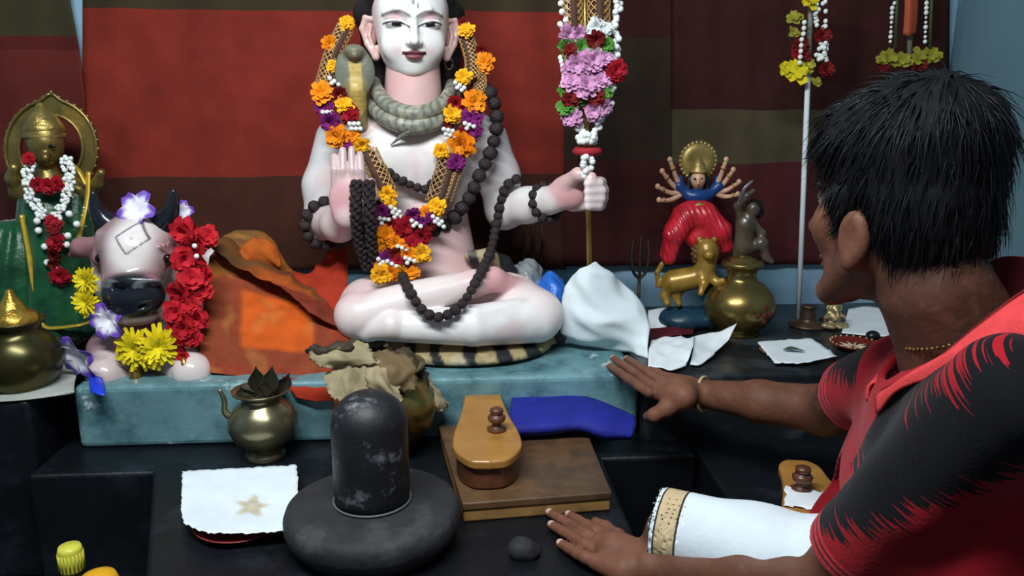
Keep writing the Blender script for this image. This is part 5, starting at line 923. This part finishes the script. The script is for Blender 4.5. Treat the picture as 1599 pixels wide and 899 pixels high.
B.cap(PZ(1068, 620, zs+.020), PZ(1020, 612, zs+.012), .022, .013, k=.012, col=SH); B.cap(PZ(1070, 602, zs+.022), PZ(1040, 590, zs+.020), .020, .012, k=.012, col=SH)
for kn, mid, tip in (((1014, 612), (982, 592), (952, 571)), ((1018, 602), (986, 579), (958, 559)), ((1030, 594), (1003, 576), (979, 560)), ((1044, 592), (1028, 583), (1014, 577))):
    P_ = [PZ(*kn, zs+.016), PZ((kn[0]+mid[0])/2, (kn[1]+mid[1])/2, zs+.019), PZ(*mid, zs+.017), PZ((mid[0]+tip[0])/2, (mid[1]+tip[1])/2, zs+.013), PZ(*tip, zs+.009)]
    finger(P_, .0108, .0078); NAILS.append((P_[-1], unit(P_[-1]-P_[-2])))
finger([PZ(1062, 626, zs+.012), PZ(1040, 638, zs-.004), PZ(1022, 648, zs-.018), PZ(1012, 650, zs-.030)], .017, .0095, k=.010)
# folded legs under the cloth
KN = PD(1042, 826, 1.13); HP = A(.64, .90, .13)
B.path([HP, KN+unit(HP-KN)*.02], [.075, .044], k=.02, col=SKD); B.path([KN+unit(HP-KN)*.02, A(.37, .90, .17), A(.47, .82, .055)], [.046, .045, .032], k=.02, col=SKD); B.path([A(.47, .82, .055), A(.53, .80, .04), A(.585, .80, .03)], [.034, .032, .02], k=.01, col=SKD)
B.path([A(.70, .95, .13), A(.78, 1.06, .17), A(.74, 1.06, .09), A(.56, .93, .05)], [.075, .055, .05, .035], k=.02, col=SKD); B.ell(A(.66, .88, .12), (.13, .14, .11), k=.03, col=SKD)
def skincol(V, c):
    for p, d in NAILS:
        q = V-p; a = q@d; up_ = q[:, 2]; c = paint(c, .95*smooth(-.009, -.006, a)*smooth(.010, .008, np.linalg.norm(q, axis=1))*smooth(.002, .0038, up_), '#d9b8ae')
    c = paint(c, .35*smooth(.2, .6, noise3(V, 45, 2)), '#4a2d22'); return paint(c, .22*smooth(.2, .5, noise3(V, 130, 6)), '#8a5c48')
obj('body', B.build(colfn=skincol, default=SK), mat('brown_skin', attr=True, rough=.58, var=.1, vs=40, bump=.1, bs=120, sss=.05, spec=.35), man)
# ---- hair
hs = Solid(.0045)
def hh_(x, y, z, r, **k): hs.ell(hp(x, y, z), r, R=M3, **k)
hh_(0, .050, -.012, (.080, .091, .094), k=.01); hh_(0, .095, -.025, (.068, .060, .080), k=.03); hh_(0, .000, -.040, (.076, .072, .064), k=.02); hh_(0, -.030, -.048, (.058, .042, .036), k=.02); hh_(0, .085, .050, (.068, .045, .042), k=.03)
for sx in (-1, 1): hs.cap(hp(sx*.072, .02, .028), hp(sx*.074, -.012, .024), .016, .008, k=.012); hs.ell(hp(sx*.088, -.034, .004), (.02, .034, .022), R=M3, k=.008, sub=True)
hs.ell(hp(0, -.02, .10), (.058, .085, .058), R=M3, k=.01, sub=True)
hme = hs.build(disp=lambda V: (V-HC)*(noise3(V, 60, 3)*.035+noise3(V, 150, 4)*.02)[:, None])
hv = np.empty(len(hme.vertices)*3, np.float32); hme.vertices.foreach_get('co', hv); hv = hv.reshape(-1, 3).astype(float); hn = np.empty(len(hme.vertices)*3, np.float32); hme.vertices.foreach_get('normal', hn); hn = hn.reshape(-1, 3).astype(float)
hairm = mat('black_hair', '#0b0c10', rough=.46, var=.2, spec=.35)
ho = obj('hair', hme, mat('black_hair_base', '#0a0b0e', rough=.75, var=.2, spec=.2), man)
V_ = []; F_ = []; crown = hp(.01, .15, -.05)
sel = rng.choice(len(hv), 5200)
for i in sel:
    p = hv[i]; n_ = unit(hn[i]); d = p-crown; d = d-np.dot(d, n_)*n_; d = unit(unit(d)+rng.normal(size=3)*.26-UP*.3); d = unit(d-np.dot(d, n_)*n_*.9); Lh = rng.uniform(.022, .05); yl_ = np.dot(p-HC, u3); zl_ = np.dot(p-HC, f3); Lh *= .35 if yl_ < -.03 else (.45 if (zl_ > .0 and yl_ < .03) else 1.)
    lift = rng.uniform(.0, .2); a_ = unit(np.cross(d, n_)); b_i = len(V_); r_ = rng.uniform(.0006, .0013)
    for k in range(4):
        t_h = k/3; c_h = p-n_*.003+d*Lh*t_h+n_*(Lh*lift*math.sin(t_h*2.2))-UP*.010*t_h*t_h; rr2 = r_*(1-.9*t_h)
        for q in range(3): V_.append(c_h+rr2*(math.cos(2.094*q)*a_*1.6+math.sin(2.094*q)*n_))
    for k in range(3):
        for q in range(3): F_.append((b_i+k*3+q, b_i+k*3+(q+1) % 3, b_i+k*3+3+(q+1) % 3, b_i+k*3+3+q))
tag(obj('hair_strands', mesh('hair_strands', V_, np.array(F_)), hairm, ho), kind='stuff')
# ---- shirt
s_ = Solid(.0034)
MID = (Ln+Rf)/2
s_.cap(Ln+A(.01, .02, -.02), Rf+A(.01, 0, -.02), .052, .052, k=.03); s_.path([MID+A(.04, 0, -.055), MID+A(.04, 0, -.18), A(.64, .88, .22), A(.65, .88, .08)], [.105, .125, .135, .14], k=.05)
s_.path([NB+A(.03, 0, -.085), MID+A(.01, 0, -.07)], [.06, .08], k=.03); s_.path([Ln*.5+MID*.5+A(.03, 0, -.06), A(.62, .79, .25), A(.63, .79, .1)], [.085, .105, .11], k=.05); s_.path([Rf*.5+MID*.5+A(.02, 0, -.05), A(.60, .98, .25), A(.63, .98, .1)], [.08, .105, .11], k=.05)
s_.cap(Ln, hem1, .060, .056, k=.03); s_.cap(Rf, hem2, .062, .057, k=.03)
ax1 = unit(hem1-Ln); L1 = np.linalg.norm(hem1-Ln); ax2 = unit(hem2-Rf); L2 = np.linalg.norm(hem2-Rf)
s_.cap(hem1+ax1*.056, hem1+ax1*.2, .09, .09, k=.003, sub=True) if False else None
def slab_cut(c, ax): a_, b_ = frame(ax); s_.box(c+ax*.105, (.13, .13, .10), R=np.stack([a_, b_, ax]), rd=.002, k=.003, sub=True)
slab_cut(hem1, ax1); slab_cut(hem2, ax2)
s_.cap(hem1-ax1*.03, hem1+ax1*.08, .049, .050, k=.004, sub=True); s_.cap(hem2-ax2*.03, hem2+ax2*.08, .051, .052, k=.004, sub=True)
NR = NB+A(0, 0, .0); s_.cap(PD(1440, 610, .975), NB+A(0, 0, .10), .040, .072, k=.012, sub=True)
n1 = unit(CR*.728-CU*.687); n2 = unit(CU)
def shirtattr(V):
    q1 = V-Ln; t1 = q1@ax1; s1_ = q1@n1; q2 = V-Rf; t2 = q2@ax2; s2_ = q2@n2
    d1 = np.linalg.norm(q1-np.clip(t1, 0, L1)[:, None]*ax1, axis=1); d2 = np.linalg.norm(q2-np.clip(t2, 0, L2)[:, None]*ax2, axis=1); near = d1 < d2
    tt1 = np.clip(t1/L1, -.4, 1); cen = -.008+.020*tt1; hw_ = .047-.014*tt1
    hemd = np.where(d1 < .085, L1-t1, np.where(d2 < .075, L2-t2, 9.)); hemd = np.maximum(hemd, 0)
    return {'pat': np.stack([np.where(near & (d1 < .105), (s1_-cen)/hw_*.036, np.where((d2 < .09) & (t2 > .0), s2_-.032, 9.)), np.where(near, t1, t2+1), hemd], 1)}
def shdisp(V): return np.c_[noise3(V, 22, 31)*.004, noise3(V, 24, 32)*.004, noise3(V, 20, 33)*.003]
shm = mat('red_black_polo', '#a3121f', rough=.85, var=.12, vs=30, bump=.15, bs=220, spec=.2, sheen=.1)
def shirt_nodes(m_):
    nt = m_.node_tree; N = nt.nodes; L = nt.links; src = [n for n in N if n.type == 'RGB'][0]; to = [l.to_socket for l in src.outputs[0].links]
    at = N.new('ShaderNodeAttribute'); at.attribute_name = 'pat'; sx = N.new('ShaderNodeSeparateXYZ'); L.new(at.outputs['Vector'], sx.inputs[0])
    def math_(op, a, b_=None, c=None):
        n = N.new('ShaderNodeMath'); n.operation = op
        for i, x in enumerate((a, b_, c)):
            if x is None: continue
            if isinstance(x, (int, float)): n.inputs[i].default_value = x
            else: L.new(x, n.inputs[i])
        return n.outputs[0]
    cb = N.new('ShaderNodeCombineXYZ'); L.new(math_('MULTIPLY', sx.outputs[1], 260), cb.inputs[0]); L.new(math_('MULTIPLY', sx.outputs[0], 14), cb.inputs[1])
    nz = N.new('ShaderNodeTexNoise'); nz.inputs['Scale'].default_value = 1; nz.inputs['Detail'].default_value = 2; L.new(cb.outputs[0], nz.inputs['Vector'])
    jag = math_('MULTIPLY', math_('SUBTRACT', nz.outputs[0], .5), .085)
    d = math_('ADD', math_('ABSOLUTE', sx.outputs[0]), jag); blk = math_('LESS_THAN', d, .036)
    def mix(fac, a, c):
        m2 = N.new('ShaderNodeMix'); m2.data_type = 'RGBA'; L.new(fac, m2.inputs[0]); L.new(a, m2.inputs[6]); m2.inputs[7].default_value = (*lin(c), 1); return m2.outputs[2]
    o = mix(blk, src.outputs[0], '#0d0c12'); hemf = math_('LESS_THAN', sx.outputs[2], .026); o = mix(hemf, o, '#c8303a')
    for p in (.010, .019): o = mix(math_('LESS_THAN', math_('ABSOLUTE', math_('SUBTRACT', sx.outputs[2], p)), .0013), o, '#1c0c10')
    for t_s in to: L.new(o, t_s)
shirt_nodes(shm)
so = obj('shirt', s_.build(attrfn=shirtattr, disp=shdisp), shm, man)
inn = [(1396, 620, .955), (1450, 572, .870), (1520, 517, .818), (1590, 464, .80), (1642, 432, .84), (1602, 408, .925), (1548, 412, .965), (1485, 470, 1.0), (1428, 545, 1.02), (1396, 608, .985)]
out = [(1424, 660, .945), (1486, 624, .848), (1558, 570, .785), (1632, 512, .765), (1690, 462, .83), (1625, 425, .955), (1556, 432, 1.0), (1470, 505, 1.045), (1408, 568, 1.05), (1382, 640, .99)]
def snap(p, off):
    p = A(*p); fd = lambda q: float(min(s_.dist(r_, q[None])[0] for r_ in s_.p if not r_[7]))
    for _ in range(12):
        d = fd(p)-off
        if d >= 0: break
        g = A(*[fd(p+.002*e)-fd(p-.002*e) for e in np.eye(3)]); p = p-unit(g)*d*.8
    return p
I3 = [snap(PD(*p), .010) for p in inn]; O3 = [snap(PD(*i_)+(PD(*p)-PD(*i_))*kx, .015) for i_, p, kx in zip(inn, out, [1., 1.6, 1.75, 1.75, 1.6, 1.3, 1.2, 1.2, 1.1, .8])]; M3_ = [snap((a+b_)/2+A(0, -.002, .008)+unit((a+b_)/2-NB)*.004, .018) for a, b_ in zip(I3, O3)]
def colcol(u_, v_, V): c = np.tile(np.array(lin('#e0484a')), (len(u_), 1)); c = paint(c, smooth(.012, .004, np.abs(v_-.86))*.8, '#5a1018'); return paint(c, smooth(.012, .004, np.abs(v_-.95))*.8, '#5a1018')
obj('collar', patch([I3, M3_, O3], 10, colfn=colcol), mat('coral_knit', attr=True, rough=.8, var=.1, vs=60, bump=.2, bs=300, spec=.2), so, solid=.003)
stand = [i_+A(0, 0, .004) for i_ in I3]; obj('collar_stand', patch([stand, [NB*.12+p*.88-A(0, 0, .022) for p in I3], [NB*.22+p*.78-A(0, 0, .045) for p in I3]], 8), mat('dark_red_knit', '#6e0f18', rough=.85), so, solid=.002)
bt = PD(1382, 722, .945); obj('button', lathe([(0, -.002), (.006, -.002), (.0065, 0), (.006, .002), (0, .0015)], bt, 16, axis=-unit(CR*.6+CF*.8)), mat('pale_button', '#c9b8ae', rough=.3), so)
# ---- wrapped cloth over the knee
dh = Solid(.0036); dax = unit(PD(1330, 895, 1.02)-PD(1040, 822, 1.13)); k0 = PD(1042, 822, 1.13)
dh.path([k0, PD(1180, 862, 1.08), PD(1330, 905, 1.02), A(.60, .90, .15)], [.055, .060, .075, .10], k=.03); dh.path([A(.60, .90, .15), A(.72, 1.0, .15), A(.79, 1.06, .17)], [.11, .085, .062], k=.03); dh.ell(A(.64, .89, .09), (.16, .16, .085), k=.03)
a_, b_ = frame(dax); dh.box(k0-dax*.125, (.13, .13, .10), R=np.stack([a_, b_, dax]), rd=.002, k=.004, sub=True); dh.cap(k0-dax*.06, k0+dax*.02, .0505, .0505, k=.004, sub=True)
def ramp_on_pat(m_, stops):
    nt = m_.node_tree; N = nt.nodes; L = nt.links; src = [n for n in N if n.type == 'RGB'][0]; to = [l.to_socket for l in src.outputs[0].links]
    at = N.new('ShaderNodeAttribute'); at.attribute_name = 'pat'; sx = N.new('ShaderNodeSeparateXYZ'); L.new(at.outputs['Vector'], sx.inputs[0]); cr2 = N.new('ShaderNodeValToRGB'); cr2.color_ramp.interpolation = 'CONSTANT'; L.new(sx.outputs[0], cr2.inputs[0]); el = cr2.color_ramp.elements
    while len(el) < len(stops): el.new(.5)
    for e, (p, c) in zip(el, stops): e.position = p; e.color = (*lin(c), 1)
    for t_s in to: L.new(cr2.outputs[0], t_s)
    return m_
WH, DKL = '#dfe9ee', '#40362f'
cot = ramp_on_pat(mat('white_cotton', '#dfe9ee', rough=.85, var=.05, vs=20, bump=.1, bs=200), [(0, WH), (.05, DKL), (.07, WH), (.11, DKL), (.13, WH), (.18, DKL), (.21, '#cdb58c'), (.48, DKL), (.51, WH)])
obj('wrapped_cloth', dh.build(attrfn=lambda V: {'pat': np.stack([((V-k0)@dax+.025)*10, V[:, 0], V[:, 1]], 1)}, disp=lambda V: np.c_[V[:, 0]*0, V[:, 0]*0, noise3(V, 30, 17)*.002]), cot, man)
# ---- thread on the wrist, chain at the neck
def loop(c, ax, r, ph=0): a_, b_ = frame(ax); return [c+r*(math.cos(q)*a_+math.sin(q)*b_) for q in np.linspace(0, 2*math.pi, 33)]
wd_ = unit(Er-Wr); Wr = Wr+wd_*.012; t_ = thing('wrist_thread', 'thin cream thread bracelet on the man\'s far wrist', 'bracelet', Wr-wd_*.004-A(0, 0, .027)); obj('thread', tube(loop(Wr-wd_*.004, wd_+A(.15, 0, 0), .0320), .0028, 6), mat('cream_thread', '#c9ad84', rough=.7), t_)
V2, F2 = sphere(8, 6); obj('knot', mesh('knot', V2*.004+Wr-wd_*.004-CF*.02-CU*.018, F2), mat('cream_thread'), t_)
nc = PD(1492, 508, .905); t_ = thing('neck_chain', 'thin gold chain at the man\'s nape under the collar', 'chain', nc-A(0, 0, .06)); P = resample(np.array(loop(nc, unit(NB-hp(0, -.045, -.03)), .0625)), .006)
lk = lathe([(.0008, -.0035), (.0026, -.002), (.0026, .002), (.0008, .0035)], (0, 0, 0), 8); lk.materials.append(mat('chain_gold', '#7d6434', rough=.4, metal=.8))
for i, p in enumerate(P): inst('link', lk, t_, p, (i, i*.5, 0), .7)
